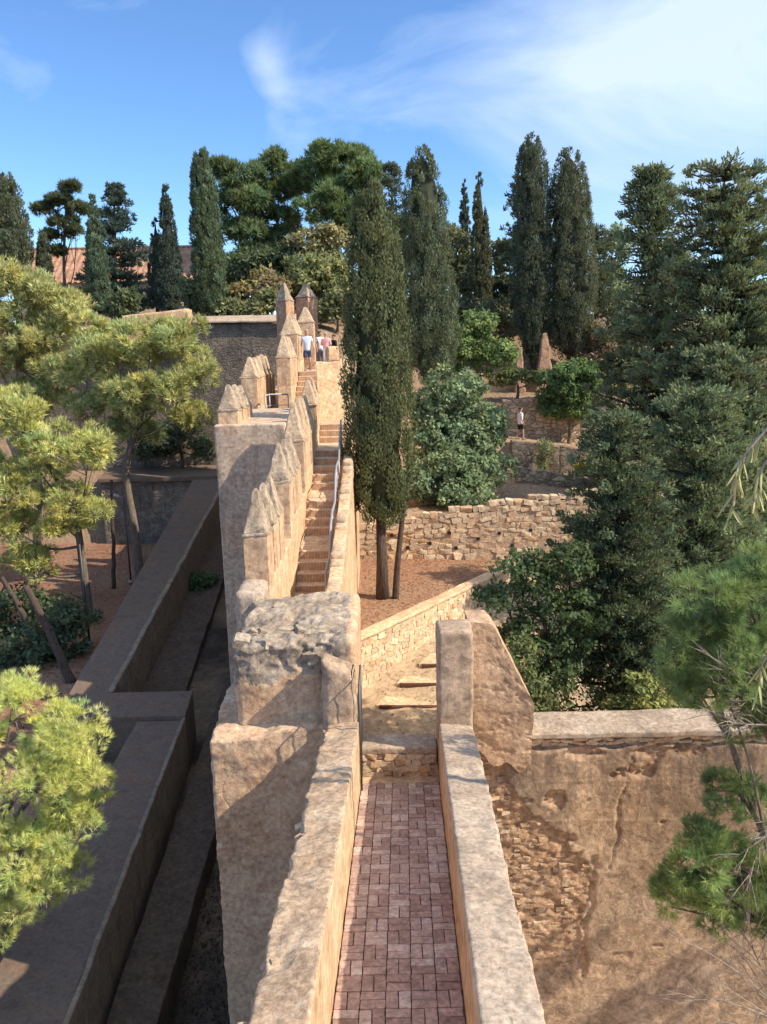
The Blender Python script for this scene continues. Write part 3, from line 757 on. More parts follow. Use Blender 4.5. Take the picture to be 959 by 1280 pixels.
# sunlit right parapet wall with stepped rounded coping
cop_y = [13.55, 14.35, 15.1, 15.85, 16.6, 17.6, 18.3, 19.0, 20.0, 20.7, 21.4, 22.3, 23.0, 24.1]
def cop_z(y): return np.interp(y, [13.5, 15.8, 18, 20.4, 22.3, 24.2], [-4.80, -4.66, -4.30, -3.96, -3.50, -3.08])
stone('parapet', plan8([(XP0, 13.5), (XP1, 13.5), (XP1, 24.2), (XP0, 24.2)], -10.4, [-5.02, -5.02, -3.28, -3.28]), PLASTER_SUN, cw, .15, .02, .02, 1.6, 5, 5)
yc = 13.5; i = 0
while yc < 24.0:
    kind = i % 3; ln = (.42, .40, 1.28)[kind]; a, b_ = yc, min(yc + ln, 24.2)
    zt_ = float(cop_z(a)) + (.0, .10, .16)[kind]; zb = zt_ if kind < 2 else float(cop_z(b_)) - .06
    V, F = hexa_arrays([(XP0 - .025, a, zt_ - .62), (XP1 + .02, a, zt_ - .62), (XP1 + .02, b_ - .015, zt_ - .62), (XP0 - .025, b_ - .015, zt_ - .62),
                        (XP0 - .02, a + .03, zt_), (XP1 + .01, a + .03, zt_), (XP1 + .01, b_ - .015, zb), (XP0 - .02, b_ - .015, zb)], .045, .10, .018, 3, i, 4, ('bottom',))
    put('coping_stone', new_mesh('coping_stone', V, F, MCAP_M[1]), cw)
    yc += ln; i += 1
# merlon groups on the left edge: front Y, number, length each, base z of pyramid, top z, bottom of slit
def zpx(px, py, Y): return float(AT(px, py, Y)[2])
groups = [(13.8, 3, .69, zpx(325, 668, 13.9), zpx(325, 614, 14.2), True), (17.4, 3, .77, zpx(345, 603, 17.4), zpx(352, 556, 17.7), True),
          (21.1, 4, .86, zpx(366, 551, 21.1), zpx(366, 505, 21.4), False), (25.75, 2, .84, zpx(385, 506, 25.8), zpx(382, 475, 26.1), False)]
for gi, (Yf, n, L, zb, zt, lich) in enumerate(groups):
    yend = Yf + n * (L + .19)
    nxt = groups[gi + 1][0] if gi + 1 < len(groups) else 28.2
    slit = zb - .95
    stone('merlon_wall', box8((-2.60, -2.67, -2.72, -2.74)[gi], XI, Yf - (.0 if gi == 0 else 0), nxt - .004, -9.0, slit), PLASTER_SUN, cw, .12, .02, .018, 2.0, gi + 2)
    for k in range(n):
        ya = Yf + k * (L + .19)
        merlon(cw, (-2.60, -2.67, -2.72, -2.74)[gi], XI + .005, ya, ya + L, slit - .02, zb, zt + gm.uniform(-.02, .08), lich and k == 0 or (lich and gm.random() < .7))
# low rounded block at the foot of the first merlon
V, F = hexa_arrays(box8(-2.66, -2.14, 12.9, 13.78, -6.9, zpx(318, 733, 13.2)), .05, .16, .04, 3, 8, 5, ('bottom',))
put('end_block', new_mesh('end_block', V, F, CAPSTONE), cw)

# square tower projecting left of the wall
tw = empty('wall_tower', (-3.8, 24, -11.5), 'square plastered wall tower with grey weathered top left of the stairs', 'tower')
TXL, TXR, TY = -4.78, -2.735, 22.0
ztt = zpx(300, 531, 22.0)
TOWER2 = masonry('tower_plaster_pale', (.40, .29, .205), (.52, .395, .285), (.50, .32, .21), patch=.55, stain=.6, stain_col=(.16, .14, .12), bump=.6, speck=.3)
stone('tower_body', box8(TXL, TXR, TY, 28.2, -13, ztt), TOWER2, tw, .11, .06, .05, 1.2, 4, 6)
for k in range(3):
    ya = TY + .25 + k * .94
    zb = zpx(287, 513, 22.4); zt = zpx(285, 481, 22.7)
    merlon(tw, TXL + .08, TXL + .66, ya, ya + .68, ztt - .03, zb, zt - .04 * k, True)
# upper reach of the wall, wider, with its own merlons, parapet and steps
uw = empty('upper_curtain_wall', (-3, 34, -11), 'upper reach of the curtain wall with tall merlons near the hilltop', 'wall')
stone('wall_body', plan8([(-5.3, 28.22), (-1.75, 28.22), (-1.9, 44), (-5.5, 44)], -13, [-2.7, -2.7, -1.6, -1.6]), PLASTER, uw, .4, .03, .03)
usteps = []
for k in range(8):
    a = 31.3 + k * .37; z_ = -2.52 + (k + 1) * .2
    stone('step', box8(-3.54, -1.96, a, a + (.39 if k < 7 else 9.4), -3.2, z_), BRICKSTEP, uw, .2, .02, .008, 4, k)
    two_tone(COL.objects[-1], TREAD)
ZU = -2.52 + 8 * .2
stone('landing', box8(-4.55, -1.96, 28.23, 31.28, -4.6, -2.53), BRICKSTEP, uw, .15, .02, .01, 3, 5)
for (Yf, n, L, xo, xi, zb, zt, zlo) in [
    (29.0, 5, .80, -5.20, -4.58, zpx(310, 472, 29.0), zpx(311, 445, 29.3), zpx(312, 526, 29.0)),
    (31.0, 3, .74, -4.12, -3.56, zpx(343, 447, 31.0), zpx(341, 420, 31.3), zpx(345, 495, 31.0)),
    (34.3, 3, .74, -4.32, -3.58, zpx(360, 418, 34.3), zpx(362, 392, 34.6), -1.6)]:
    slit = zb - 1.15 if zb - 1.15 > zlo else zlo
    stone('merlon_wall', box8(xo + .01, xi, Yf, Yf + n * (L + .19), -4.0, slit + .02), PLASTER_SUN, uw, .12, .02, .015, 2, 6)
    for k in range(n):
        ya = Yf + k * (L + .19)
        merlon(uw, xo, xi, ya, ya + L, slit, zb, zt + gm.uniform(-.05, .05), False)
TURRET = masonry('turret_brick', (.36, .20, .125), (.46, .28, .18), (.52, .35, .24), stain=.4, bump=.6, patch=1.4)
merlon(uw, AT(371, 402, 37.4)[0], AT(392, 402, 37.4)[0], 37.4, 38.2, ZU, zpx(381, 403, 37.4), zpx(380, 384, 37.7))
for (px0, px1, pyb, pyt, Y_, lb) in ((345, 367, 376, 354, 42.6, 'left one of the two tall square turrets on top'), (370, 396, 372, 355, 43.4, 'right one of the two tall square turrets on top')):
    a = AT(px0, pyb, Y_); b_ = AT(px1, pyb, Y_); c = (a + b_) / 2; w = (b_[0] - a[0]) / 1.34
    o = merlon(uw, c[0] - w / 2, c[0] + w / 2, Y_ - w / 2, Y_ + w / 2, -1.7, a[2], zpx((px0 + px1) / 2, pyt, Y_), True, R(-32), lb)
    o.data = o.data.copy(); o.data.materials[0] = TURRET
# right parapet of the upper reach: angled sunlit block, then a lower wall
p = [(-2.28, 27.62), (-1.42, 28.30), (-1.62, 29.2), (-2.3, 28.9)]
zt = zpx(405, 452, 28)
stone('parapet', plan8(p, -13, zt), PLASTER_SUN, uw, .07, .05, .04, 1.8, 9, 5)
V, F = hexa_arrays(plan8([(-1.88, 28.02), (-1.45, 28.36), (-1.64, 29.0), (-2.0, 28.8)], zt - .03, zpx(418, 433, 28.2)), .06, .12, .04, 3, 3, 4, ('bottom',))
put('parapet_head', new_mesh('parapet_head', V, F, MERLON_M), uw)
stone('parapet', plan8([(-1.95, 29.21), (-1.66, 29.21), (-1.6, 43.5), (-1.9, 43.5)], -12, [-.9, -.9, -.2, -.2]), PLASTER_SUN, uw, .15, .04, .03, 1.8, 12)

# handrails
def handrail(label, pts, h, m=STEEL):
    pts = np.asarray(pts, float)
    t = empty('handrail', pts[0], label, 'handrail')
    top = pts + np.array((0, 0, h)); midr = pts + np.array((0, 0, h * .55))
    V, F = tube_arrays(top, .032, 8); put('rail', new_mesh('rail', V, F, m), t)
    V, F = tube_arrays(midr, .013, 6); put('rail', new_mesh('rail', V, F, m), t)
    for q in pts:
        V, F = tube_arrays([q - np.array((0, 0, .02)), q + np.array((0, 0, h))], .026, 6); put('post', new_mesh('post', V, F, m), t)
    return t
hr = []
for (y_) in (16.3, 17.7, 18.45, 19.15, 20.35, 20.95, 21.5, 22.8, 23.8, 24.7): hr.append((-1.30, y_, stair_z(y_)))
handrail('grey steel handrail running up the stairs along the sunlit parapet', hr, .92)
handrail('short steel handrail at the turn of the upper steps', [(-4.25, 28.5, -2.53), (-4.2, 29.3, -2.53), (-3.5, 29.3, -2.53)], .9)
handrail('steel handrail beside the man on the upper steps', [(-2.45, 34.2, ZU), (-2.45, 36.6, ZU), (-2.5, 40.0, ZU)], .9)

# ------------------------------------------------------------------ lower barbican walls on the left, in shade
bw = empty('lower_barbican_wall', (-6, 16, -12.4), 'broad grey-topped low wall in shade beneath the near bright pine', 'wall')
p = [(-6.75, 6), (-5.0, 6), (-6.05, 20.9), (-7.35, 20.9)]
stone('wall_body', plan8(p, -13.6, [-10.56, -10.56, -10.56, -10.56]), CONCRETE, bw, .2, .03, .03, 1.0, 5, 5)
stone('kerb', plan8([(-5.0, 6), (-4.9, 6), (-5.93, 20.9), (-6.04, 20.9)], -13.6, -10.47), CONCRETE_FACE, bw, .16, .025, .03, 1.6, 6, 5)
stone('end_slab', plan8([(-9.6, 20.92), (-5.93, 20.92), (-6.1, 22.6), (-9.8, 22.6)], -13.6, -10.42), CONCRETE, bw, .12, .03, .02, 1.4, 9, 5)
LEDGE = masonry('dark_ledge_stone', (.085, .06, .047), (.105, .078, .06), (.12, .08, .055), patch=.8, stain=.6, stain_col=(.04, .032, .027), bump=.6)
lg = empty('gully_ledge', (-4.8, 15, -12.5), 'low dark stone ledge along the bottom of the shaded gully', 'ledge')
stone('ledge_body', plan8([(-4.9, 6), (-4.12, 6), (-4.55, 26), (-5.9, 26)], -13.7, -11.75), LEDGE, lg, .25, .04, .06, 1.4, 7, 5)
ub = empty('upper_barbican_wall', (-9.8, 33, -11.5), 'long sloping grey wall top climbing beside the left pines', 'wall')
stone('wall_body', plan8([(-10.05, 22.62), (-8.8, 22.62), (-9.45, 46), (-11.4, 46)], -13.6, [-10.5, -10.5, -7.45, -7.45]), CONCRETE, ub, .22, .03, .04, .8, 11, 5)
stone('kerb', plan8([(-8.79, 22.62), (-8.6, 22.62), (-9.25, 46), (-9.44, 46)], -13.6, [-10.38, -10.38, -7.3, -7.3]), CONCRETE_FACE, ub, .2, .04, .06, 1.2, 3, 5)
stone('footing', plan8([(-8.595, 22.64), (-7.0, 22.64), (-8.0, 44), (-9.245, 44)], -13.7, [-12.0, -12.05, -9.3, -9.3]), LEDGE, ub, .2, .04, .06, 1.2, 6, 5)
# cross wall and tall old wall behind
xw = empty('cross_wall', (-13, 46.5, -11.5), 'dark cross wall with pale ledge between the pine trunks', 'wall')
stone('wall_body', plan8([(-17, 45.9), (-11.42, 45.9), (-11.42, 46.6), (-17, 46.6)], -12.5, -7.6), DARKWALL, xw, .22, .05, .10, .8, 3, 5)
stone('ledge', plan8([(-17.1, 45.7), (-9.0, 45.7), (-9.0, 48.0), (-17.1, 48.0)], -7.59, [-7.35, -7.25, -6.95, -6.95]), CONCRETE, xw, .25, .05, .05, 1.0, 5, 5)
dw = empty('old_fortress_wall', (-10, 48.4, -7), 'tall dark stained fortress wall below the leftmost hilltop cypresses', 'wall')
stone('wall_body', plan8([(-22, 48.1), (-5.2, 48.1), (-5.2, 49.0), (-22, 49.0)], -8.5, zpx(290, 405, 48.1)), DARKWALL, dw, .28, .05, .12, .7, 13, 6)
zz = zpx(290, 404, 48.1)
stone('coping', [(-11.35, 47.8, zz), (-5.1, 47.8, zz), (-5.1, 49.3, zz), (-11.35, 49.3, zz), (-11.35, 47.8, zz + .12), (-5.1, 47.8, zz + .12), (-5.1, 49.3, zz + .5), (-11.35, 49.3, zz + .5)], CAPSTONE, dw, .2, .04, .04, 1, 3)
stone('coping', plan8([(-15.2, 46.9), (-11.4, 47.4), (-11.4, 48.6), (-15.2, 48.6)], zz - 1.2, [zz + .5, zz + .9, zz + .9, zz + .5]), PLASTER, dw, .15, .12, .05, 1, 4)

# ------------------------------------------------------------------ retaining walls and terraces on the right
pw = empty('path_retaining_wall', (1.3, 22.9, -9.5), 'sunny honey-coloured retaining wall slanting up beside the stepped path', 'wall')
dvec = DIAG_B - DIAG_A; dl = np.linalg.norm(dvec); dt = dvec / dl; dn = np.array((dt[1], -dt[0]))
EXT = 2.6
A0, B0 = DIAG_A - dt * .35, DIAG_B + dt * EXT
stone('wall_core', plan8([A0, A0 - dn * .0 + dn * 0, B0, B0] if False else [A0 - dn * .35, A0, B0, B0 - dn * .35], -10.5, -7.98), MORTAR, pw, .2, .02, .015)
stone('coping', [(*(A0 - dn * .37), -7.978), (*(A0 + dn * .05), -7.978), (*(B0 + dn * .05), -7.978), (*(B0 - dn * .37), -7.978), (*(A0 - dn * .37), -7.88), (*(A0 + dn * .05), -7.88), (*(B0 + dn * .05), -7.88), (*(B0 - dn * .37), -7.88)], PLASTER_SUN, pw, .1, .03, .025, 2.5, 6)
def dpath(s):
    q = DIAG_A + dt * s; return q, dt, dn
lay_stones(pw, dpath, dl + .8, lambda s: GZ(*(DIAG_A + dt * s + dn * .3)) - .02, lambda s: -7.97, .25, .16, np.random.default_rng(31), depth=.12, proud=.012)
sp = empty('stepped_path', (.9, 19.8, -9.6), 'earth path steps edged with dark timber risers behind the low stone wall', 'steps')
for (pxa, pxb, py, zt_) in ((474, 600, 883, -9.46), (500, 615, 855, -9.30), (528, 640, 831, -9.12)):
    a = ATZ(pxa, py, zt_); b_ = ATZ(pxb, py, zt_)
    stone('timber_riser', plan8([(a[0], a[1]), (b_[0], b_[1]), (b_[0], b_[1] + .1), (a[0], a[1] + .1)], zt_ - .35, zt_), TIMBER, sp, .2, .012, .008, 4, 2)
    stone('tread', plan8([(a[0] - .1, a[1] + .1), (b_[0], b_[1] + .1), (b_[0], b_[1] + 1.05), (a[0] + .35, a[1] + 1.05)], zt_ - .35, zt_ - .012), PLASTER_SUN, sp, .2, .012, .01, 4, 3)

bwz = lambda x: np.interp(x, [-1.5, 0, 3.6, 7.5, 12], [-6.6, -6.5, -5.85, -5.35, -5.2])
bk = empty('terrace_rubble_wall', (4, 28.8, -8), 'long rubble retaining wall with weep holes behind the red earth terrace', 'wall')
stone('wall_core', [(-1.6, 28.72, -8.6), (11, 28.52, -8.6), (11, 29.2, -8.6), (-1.6, 29.2, -8.6), (-1.6, 28.75, float(bwz(-1.6)) - .06), (11, 28.55, float(bwz(11)) - .35), (11, 29.2, float(bwz(11)) - .35), (-1.6, 29.2, float(bwz(-1.6)) - .06)], MORTAR, bk, .2, .03, .05)
hp = [(.9, -7.5), (1.75, -7.35), (2.5, -6.95), (2.75, -7.55), (3.6, -7.2), (4.4, -7.0), (4.9, -7.5), (5.6, -6.9), (6.3, -7.3), (7.0, -6.7), (7.4, -7.4), (.3, -7.0)]
def bpath(s):
    x = -.9 + s; return (x, 28.72 - .012 * (x + .9)), (1, 0), (0, -1)
n_ = lay_stones(bk, bpath, 9.6, lambda s: -8.02, lambda s: float(bwz(-.9 + s)),   .33, .20, np.random.default_rng(77), depth=.30, proud=.03,
           holes=lambda s, z_: any(abs(s - .9 - hx) < .10 and abs(z_ - hz) < .10 for hx, hz in hp), limit=300)
for hx, hz in hp:
    V, F = hexa_arrays(box8(hx - .06, hx + .06, 28.60, 28.75, hz - .06, hz + .06), .06, .01, 0); put('weep_hole', new_mesh('weep_hole', V, F, HOLE_SHADE), bk)  # solid dark blocks, their colour paints the shade inside the holes
GABLE = masonry('reddish_gable_render', (.30, .175, .11), (.38, .24, .16), (.44, .29, .20), patch=1.0, stain=.5, bump=.8)
for nm, lb, pts, yb, h, m in (
    ('path_edge_wall', 'low sunny rubble wall above the long rubble retaining wall', [(645, 584), (690, 590), (750, 603)], 35.5, 1.0, RUBBLE),
    ('shaded_terrace_wall', 'low shaded stone wall just below the path of the white-shirted walker', [(640, 551), (700, 557), (770, 570)], 40.2, 1.1, DARKWALL),  # dark wall colour stands in for the tree shade here
    ('upper_terrace_wall', 'broken stone terrace wall rising behind the white-shirted walker', [(628, 500), (690, 497), (800, 505)], 43.6, 2.0, RUBBLE),
    ('ruined_upper_wall', 'ruined plastered wall piece at the foot of the tall twin cypresses', [(585, 468), (680, 463), (830, 470)], 50.2, 1.9, PLASTER)):
    q = [AT(a, b_, yb) for a, b_ in pts]
    t = empty(nm, (q[1][0], yb + .2, q[1][2] - h), lb, 'wall')
    for a, b_ in zip(q[:-1], q[1:]):
        stone('wall_body', plan8([(a[0], yb), (b_[0] - .004, yb), (b_[0] - .004, yb + .45), (a[0], yb + .45)], min(a[2], b_[2]) - h - .6, [a[2], b_[2], b_[2], a[2]]), m, t, .1, .05, .10, 1.6, int(yb), 5)
    if nm == 'ruined_upper_wall':
        for (px0, px1, pb, ptp) in ((643, 657, 464, 434), (668, 694, 466, 416)):
            a = AT(px0, pb, 49.6); b_ = AT(px1, pb, 49.6); c = (a + b_) / 2; w = b_[0] - a[0]
            V, F = hexa_arrays([(c[0] - w / 2, 49.3, a[2] - 1.5), (c[0] + w / 2, 49.3, a[2] - 1.5), (c[0] + w / 2, 50.19, a[2] - 1.5), (c[0] - w / 2, 50.19, a[2] - 1.5),
                                (c[0] - .14, 49.7, zpx((px0 + px1) / 2, ptp, 49.6)), (c[0] + .14, 49.7, zpx((px0 + px1) / 2, ptp, 49.6)), (c[0] + .14, 49.95, zpx((px0 + px1) / 2, ptp, 49.6)), (c[0] - .14, 49.95, zpx((px0 + px1) / 2, ptp, 49.6))], .1, .08, .1, 1.6, 5, 5, ('bottom',))
            put('gable', new_mesh('gable', V, F, GABLE), t)
# a pale stone lying on the terrace
q = ATZ(573, 695, -7.92)
tag(put('fallen_stone', STONE_MESHES[2], None, (q[0], q[1], -7.9), (0, .1, .4), (.55, .35, .25)), 'pale loose stone lying at the foot of the rubble wall', 'stone')

# ------------------------------------------------------------------ tiled house on the hilltop, left
hs = empty('tiled_house', (-19, 62, 2.2), 'low limewashed house with clay tiled roof behind the left cypresses', 'house')
stone('wall', box8(-27, -12.6, 60, 67, 1.4, 5.2), LIMEWASH, hs, .5, .03, .01)
def roof(x0, x1, ya, za, yb, zb):
    n = int((x1 - x0) / .11); m_ = 10
    xs_ = np.linspace(x0, x1, n); t_ = np.linspace(0, 1, m_ * 2)
    X_, T_ = np.meshgrid(xs_, t_, indexing='ij')
    wv = .055 * np.cos(X_ / .44 * 2 * math.pi)
    V = np.stack([X_, lerp(ya, yb, T_), lerp(za, zb, T_) + wv + .03 * (1 - (T_ * m_) % 1)], -1).reshape(-1, 3)
    i = np.arange(X_.size).reshape(X_.shape)
    F = np.stack([i[:-1, :-1], i[1:, :-1], i[1:, 1:], i[:-1, 1:]], -1).reshape(-1, 4)
    return V, F
V, F = roof(-27.5, -12.2, 59.5, 5.15, 63.4, 8.0); V2, F2 = roof(-27.5, -12.2, 67.4, 5.15, 63.42, 8.0)
V, F = join([(V, F), (V2, F2[:, ::-1])])
rf = put('roof', new_mesh('roof', V, F, ROOFTILE), hs)
V, F = tube_arrays([(-27.5, 63.41, 8.02), (-12.2, 63.41, 8.02)], .14, 8); put('ridge', new_mesh('ridge', V, F, ROOFTILE), rf)
for xg in (-27.0, -12.6):
    V = np.array([(xg, 60, 5.19), (xg, 67, 5.19), (xg, 63.4, 7.9), (xg + .2, 60, 5.19), (xg + .2, 67, 5.19), (xg + .2, 63.4, 7.9)]) - np.array((.1 if xg < -20 else .1, 0, 0))
    put('gable', new_mesh('gable', V, [np.array([[0, 1, 2], [5, 4, 3]]), np.array([[0, 3, 4, 1], [1, 4, 5, 2], [2, 5, 3, 0]])], LIMEWASH, smooth=False), hs)
for xw_ in (-24.5, -20.5, -15.5):
    f_ = stone('window', box8(xw_ - .5, xw_ + .5, 59.93, 59.99, 3.2, 4.5), TIMBER, hs, .3, .01, 0)
    for sx in (-1, 1): stone('pane', box8(xw_ + sx * .24 - .2, xw_ + sx * .24 + .2, 59.915, 59.928, 3.3, 4.4), DARKSTEEL, f_, .3, .005, 0)

# ------------------------------------------------------------------ vegetation
VR = np.random.default_rng(2024)
FOLIAGE = 2.0
def unit_rand(n, g=VR):
    v = g.normal(size=(n, 3)); return v / np.linalg.norm(v, axis=1)[:, None]
def nrm(v): return v / (np.linalg.norm(v, axis=-1, keepdims=True) + 1e-9)
def leaf_arrays(C, D, L, W, col, g=VR, M=None):
    """diamond leaves from base C along D, blades turned towards M"""
    n = len(C); S = nrm(np.cross(D, unit_rand(n, g) if M is None else M + .55 * unit_rand(n, g)))
    L = np.broadcast_to(L, n)[:, None]; W = np.broadcast_to(W, n)[:, None]
    V = np.empty((n, 4, 3)); V[:, 0] = C; V[:, 1] = C + D * L * .5 + S * W * .5; V[:, 2] = C + D * L; V[:, 3] = C + D * L * .5 - S * W * .5
    F = np.arange(n * 4).reshape(n, 4)
    return V.reshape(-1, 3), F, np.repeat(col, 4, 0)
def needle_arrays(C, A, k, L, W, col, g=VR, spread=.75):
    """k thin needles in a tuft at each C around axis A"""
    n = len(C); Cn = np.repeat(C, k, 0); D = nrm(np.repeat(A, k, 0) + spread * unit_rand(n * k, g))
    S = nrm(np.cross(D, np.repeat(A, k, 0) + np.array((0, 0, .3)) + .4 * unit_rand(n * k, g)))
    ll = (L * g.uniform(.7, 1.15, n * k))[:, None]
    B = Cn + D * ll * .08 * g.uniform(0, 4, (n * k, 1)) - np.repeat(A, k, 0) * ll * .3 * g.uniform(0, 1, (n * k, 1))
    V = np.empty((n * k, 3, 3)); V[:, 0] = B - S * W * .5; V[:, 1] = B + S * W * .5; V[:, 2] = B + D * ll
    return V.reshape(-1, 3), np.arange(n * k * 3).reshape(-1, 3), np.repeat(np.repeat(col, k, 0), 3, 0)
def tints(n, base, dv=.25, dh=.12, g=VR):
    b = np.asarray(base, float) * FOLIAGE
    v = np.exp(g.normal(0, dv, (n, 1))); h = g.normal(0, dh, (n, 1))
    return np.clip(b * v * np.concatenate([1 + h, 1 + 0 * h, 1 - h], 1), .004, .8)
def tree(name, base, label, cat, group=None):
    return empty(name, base, label, cat, group)
def put_crown(t, parts, m, name='crown'):
    off = 0; VV, F4, F3, CC = [], [], [], []
    for V, F, c in parts:
        (F4 if F.shape[1] == 4 else F3).append(F + off); VV.append(V); CC.append(c); off += len(V)
    Fs = [np.concatenate(f) for f in (F4, F3) if f]
    return put(name, new_mesh(name, np.concatenate(VV), Fs, m, smooth=False, col=np.concatenate(CC)), t)
def put_wood(t, tubes, m, name='trunk'):
    V, F = join([tube_arrays(p, r_, sd, True) for p, r_, sd in tubes]); return put(name, new_mesh(name, V, F, m), t)
def core_arrays(fn, z0, z1, cx, cy, col, n=18, m_=14, seed=1):
    """closed lumpy spindle inside a dense crown"""
    tt = np.linspace(0, 1, n); an = np.arange(m_) / m_ * 2 * math.pi
    T, A = np.meshgrid(tt, an, indexing='ij'); r_ = np.maximum(fn(T), .01)
    P = np.stack([np.cos(A) * r_, np.sin(A) * r_, z0 + (z1 - z0) * T], -1)
    r2 = 1 + .25 * fbm(P * 2 + seed, 3, seed)
    P[..., 0] = P[..., 0] * r2 + cx; P[..., 1] = P[..., 1] * r2 + cy
    i = np.arange(n * m_).reshape(n, m_); j = np.roll(i, -1, 1)
    F = np.stack([i[:-1], j[:-1], j[1:], i[1:]], -1).reshape(-1, 4)
    return P.reshape(-1, 3), F, np.tile(np.asarray(col), (n * m_, 1))

def cypress(label, pxt, pyt, Y, wpx, crown_py, base=(.07, .08, .042), n_cl=420, n_lf=60, leaf=(.16, .05), taper=1.4, px_base=None, name='cypress_tree', top_blunt=.25, trunks=1, lean=0.0, clump=.24, ragged=.10):
    n_lf = int(n_lf * .8); leaf = (leaf[0] * 1.1, leaf[1] * 1.15)
    top = AT(pxt, pyt, Y); bot = AT(px_base if px_base else pxt + (crown_py - pyt) * .012, crown_py, Y)
    gz = GZ(bot[0], Y); t = tree(name, (bot[0], Y, gz), label, 'tree', None)
    t_depth = Y / pix_dir(pxt, 400)[1]
    Rr = wpx * t_depth / FPX / 2; z0, z1 = bot[2], top[2]; H = z1 - z0
    def prof(T):
        T = np.clip(T, 0, 1)
        up = (1 - T ** taper) ** .75 if top_blunt <= 0 else top_blunt * np.sqrt(np.clip(1 - ((T - .80) / .2).clip(0, 1) ** 2, 0, 1)) + (1 - top_blunt) * (1 - T ** taper)
        return Rr * np.clip(up, 0, 1) * np.clip(.55 + T / .22 * .45, 0, 1) * np.sqrt(np.clip(T / .04, 0, 1))
    cxs = lambda T: bot[0] + (top[0] - bot[0]) * T
    g = np.random.default_rng(abs(hash(label)) % 99991 if False else int(pxt * 7 + pyt))
    # clump centres on the surface
    T = []
    while len(T) < n_cl:
        q = g.uniform(0, 1, n_cl * 3); T += list(q[g.uniform(0, 1, len(q)) * Rr < prof(q) + .03 * Rr])
    T = np.array(T[:n_cl]); A = g.uniform(0, 2 * math.pi, n_cl)
    rr = prof(T) * g.uniform(.80, 1.0 + ragged, n_cl)
    O = np.stack([np.cos(A), np.sin(A), np.zeros(n_cl)], -1)
    kp = (O[:, 1] < .4) | (g.uniform(0, 1, n_cl) < .15); T, A, rr, O = T[kp], A[kp], rr[kp], O[kp]; n_cl = len(T)
    C = np.stack([cxs(T) + O[:, 0] * rr, Y + O[:, 1] * rr, z0 + H * T], -1)
    cr = clump * np.minimum(Rr, 1.1) * g.uniform(.7, 1.3, n_cl) * (.45 + .55 * prof(T) / Rr)
    ct = tints(n_cl, base, .20, .05, g)
    u = unit_rand(n_cl * n_lf, g); Or = np.repeat(O, n_lf, 0)
    flip = (u * Or).sum(1) < -.15; u[flip] = -u[flip]
    cR = np.repeat(cr, n_lf)[:, None]
    P = np.repeat(C, n_lf, 0) + u * cR * np.array((1, 1, 1.7)) * g.uniform(.5, 1, (n_cl * n_lf, 1))
    P[:, 2] = np.minimum(P[:, 2], z1 + .12)
    D = nrm(u * .25 + Or * .1 + np.array((0, 0, .85)) + .5 * unit_rand(n_cl * n_lf, g))
    col = np.repeat(ct, n_lf, 0) * np.exp(g.normal(0, .16, (n_cl * n_lf, 1)))
    parts = [leaf_arrays(P, D, leaf[0] * g.uniform(.6, 1.2, len(P)), leaf[1] * g.uniform(.7, 1.2, len(P)), col, g, u * .7 + Or * .5 + np.array((0, 0, .3)))]
    cv = core_arrays(lambda q: prof(q) * .80, z0 + .1, z1 - .3, 0, 0, np.array(base) * .8, 26, 14, int(pxt))
    q = (cv[0][:, 2] - z0) / H
    cv[0][:, 0] += cxs(q); cv[0][:, 1] += Y
    parts.append(cv)
    put_crown(t, parts, CYPLEAF)
    tr = [([(bot[0], Y, gz - .15), (bot[0] + .02, Y, (gz + z0) / 2), (bot[0], Y, z0 + .6)], [.20 * Rr ** .5 + .04, .16 * Rr ** .5 + .03, .12 * Rr ** .5 + .03], 9)]
    if trunks > 1:
        tr.append((smooth_path([(bot[0] + .42, Y - .05, gz - .1), (bot[0] + .52, Y, (gz + z0) / 2), (bot[0] + .75, Y, z0 + .7)], 5), np.linspace(.12, .08, 10)[:len(smooth_path([(0, 0, 0), (0, 0, 1), (0, 0, 2)], 5))], 7))
        tr.append((smooth_path([(bot[0] + .22, Y - .1, gz - .1), (bot[0] + .12, Y, (gz + z0) / 2), (bot[0] + .1, Y, z0 + .5)], 5), .06, 6))
    put_wood(t, tr, BARK_DARK)
    return t

def lobes_px(L, Y, g, dep=1.0):
    out = []
    for l in L:
        px, py, rw_, rh = l[:4]; dy = l[4] if len(l) > 4 else 0
        yy_ = Y + dy; c = AT(px, py, yy_); k = (yy_ / pix_dir(px, py)[1]) / FPX
        out.append((c, np.array((rw_ * k, max(rw_, rh) * k * dep, rh * k))))
    return out
def sub_lobes(lobes, g, n=7, size=.5, core=True):
    out = []
    for c, r_ in lobes:
        if core: out.append((c, r_ * .72))
        for u in unit_rand(n, g):
            if u[2] < -.5: u[2] *= -.6
            out.append((c + u * r_ * .62, r_ * size * g.uniform(.65, 1.2) * np.array((1.05, 1.05, .85))))
    return out
def crown_clumps(lobes, dens, g, under=.35, airy=False):
    lobes = sub_lobes(lobes, g, 9, .40, False) if airy else sub_lobes(lobes, g); dens = dens * (.56 if airy else .48)
    C, N, K = [], [], []
    for c, r_ in lobes:
        n = max(6, int(dens * (r_[0] * r_[2] + r_[0] * r_[1] + r_[1] * r_[2])))
        u = unit_rand(n, g); keep = ((u[:, 2] > -.35) | (g.uniform(0, 1, n) < under)) & ((u[:, 1] < .4) | (g.uniform(0, 1, n) < .2)); u = u[keep]
        f = g.uniform(.62, 1.05, (len(u), 1))
        f = f * (1 + .22 * fbm(c + u * 1.7, 2, 5)[:, None])
        C.append(c + u * r_ * f); N.append(nrm(u / r_)); K.append(np.full(len(u), 1.0))
    return np.concatenate(C), np.concatenate(N)
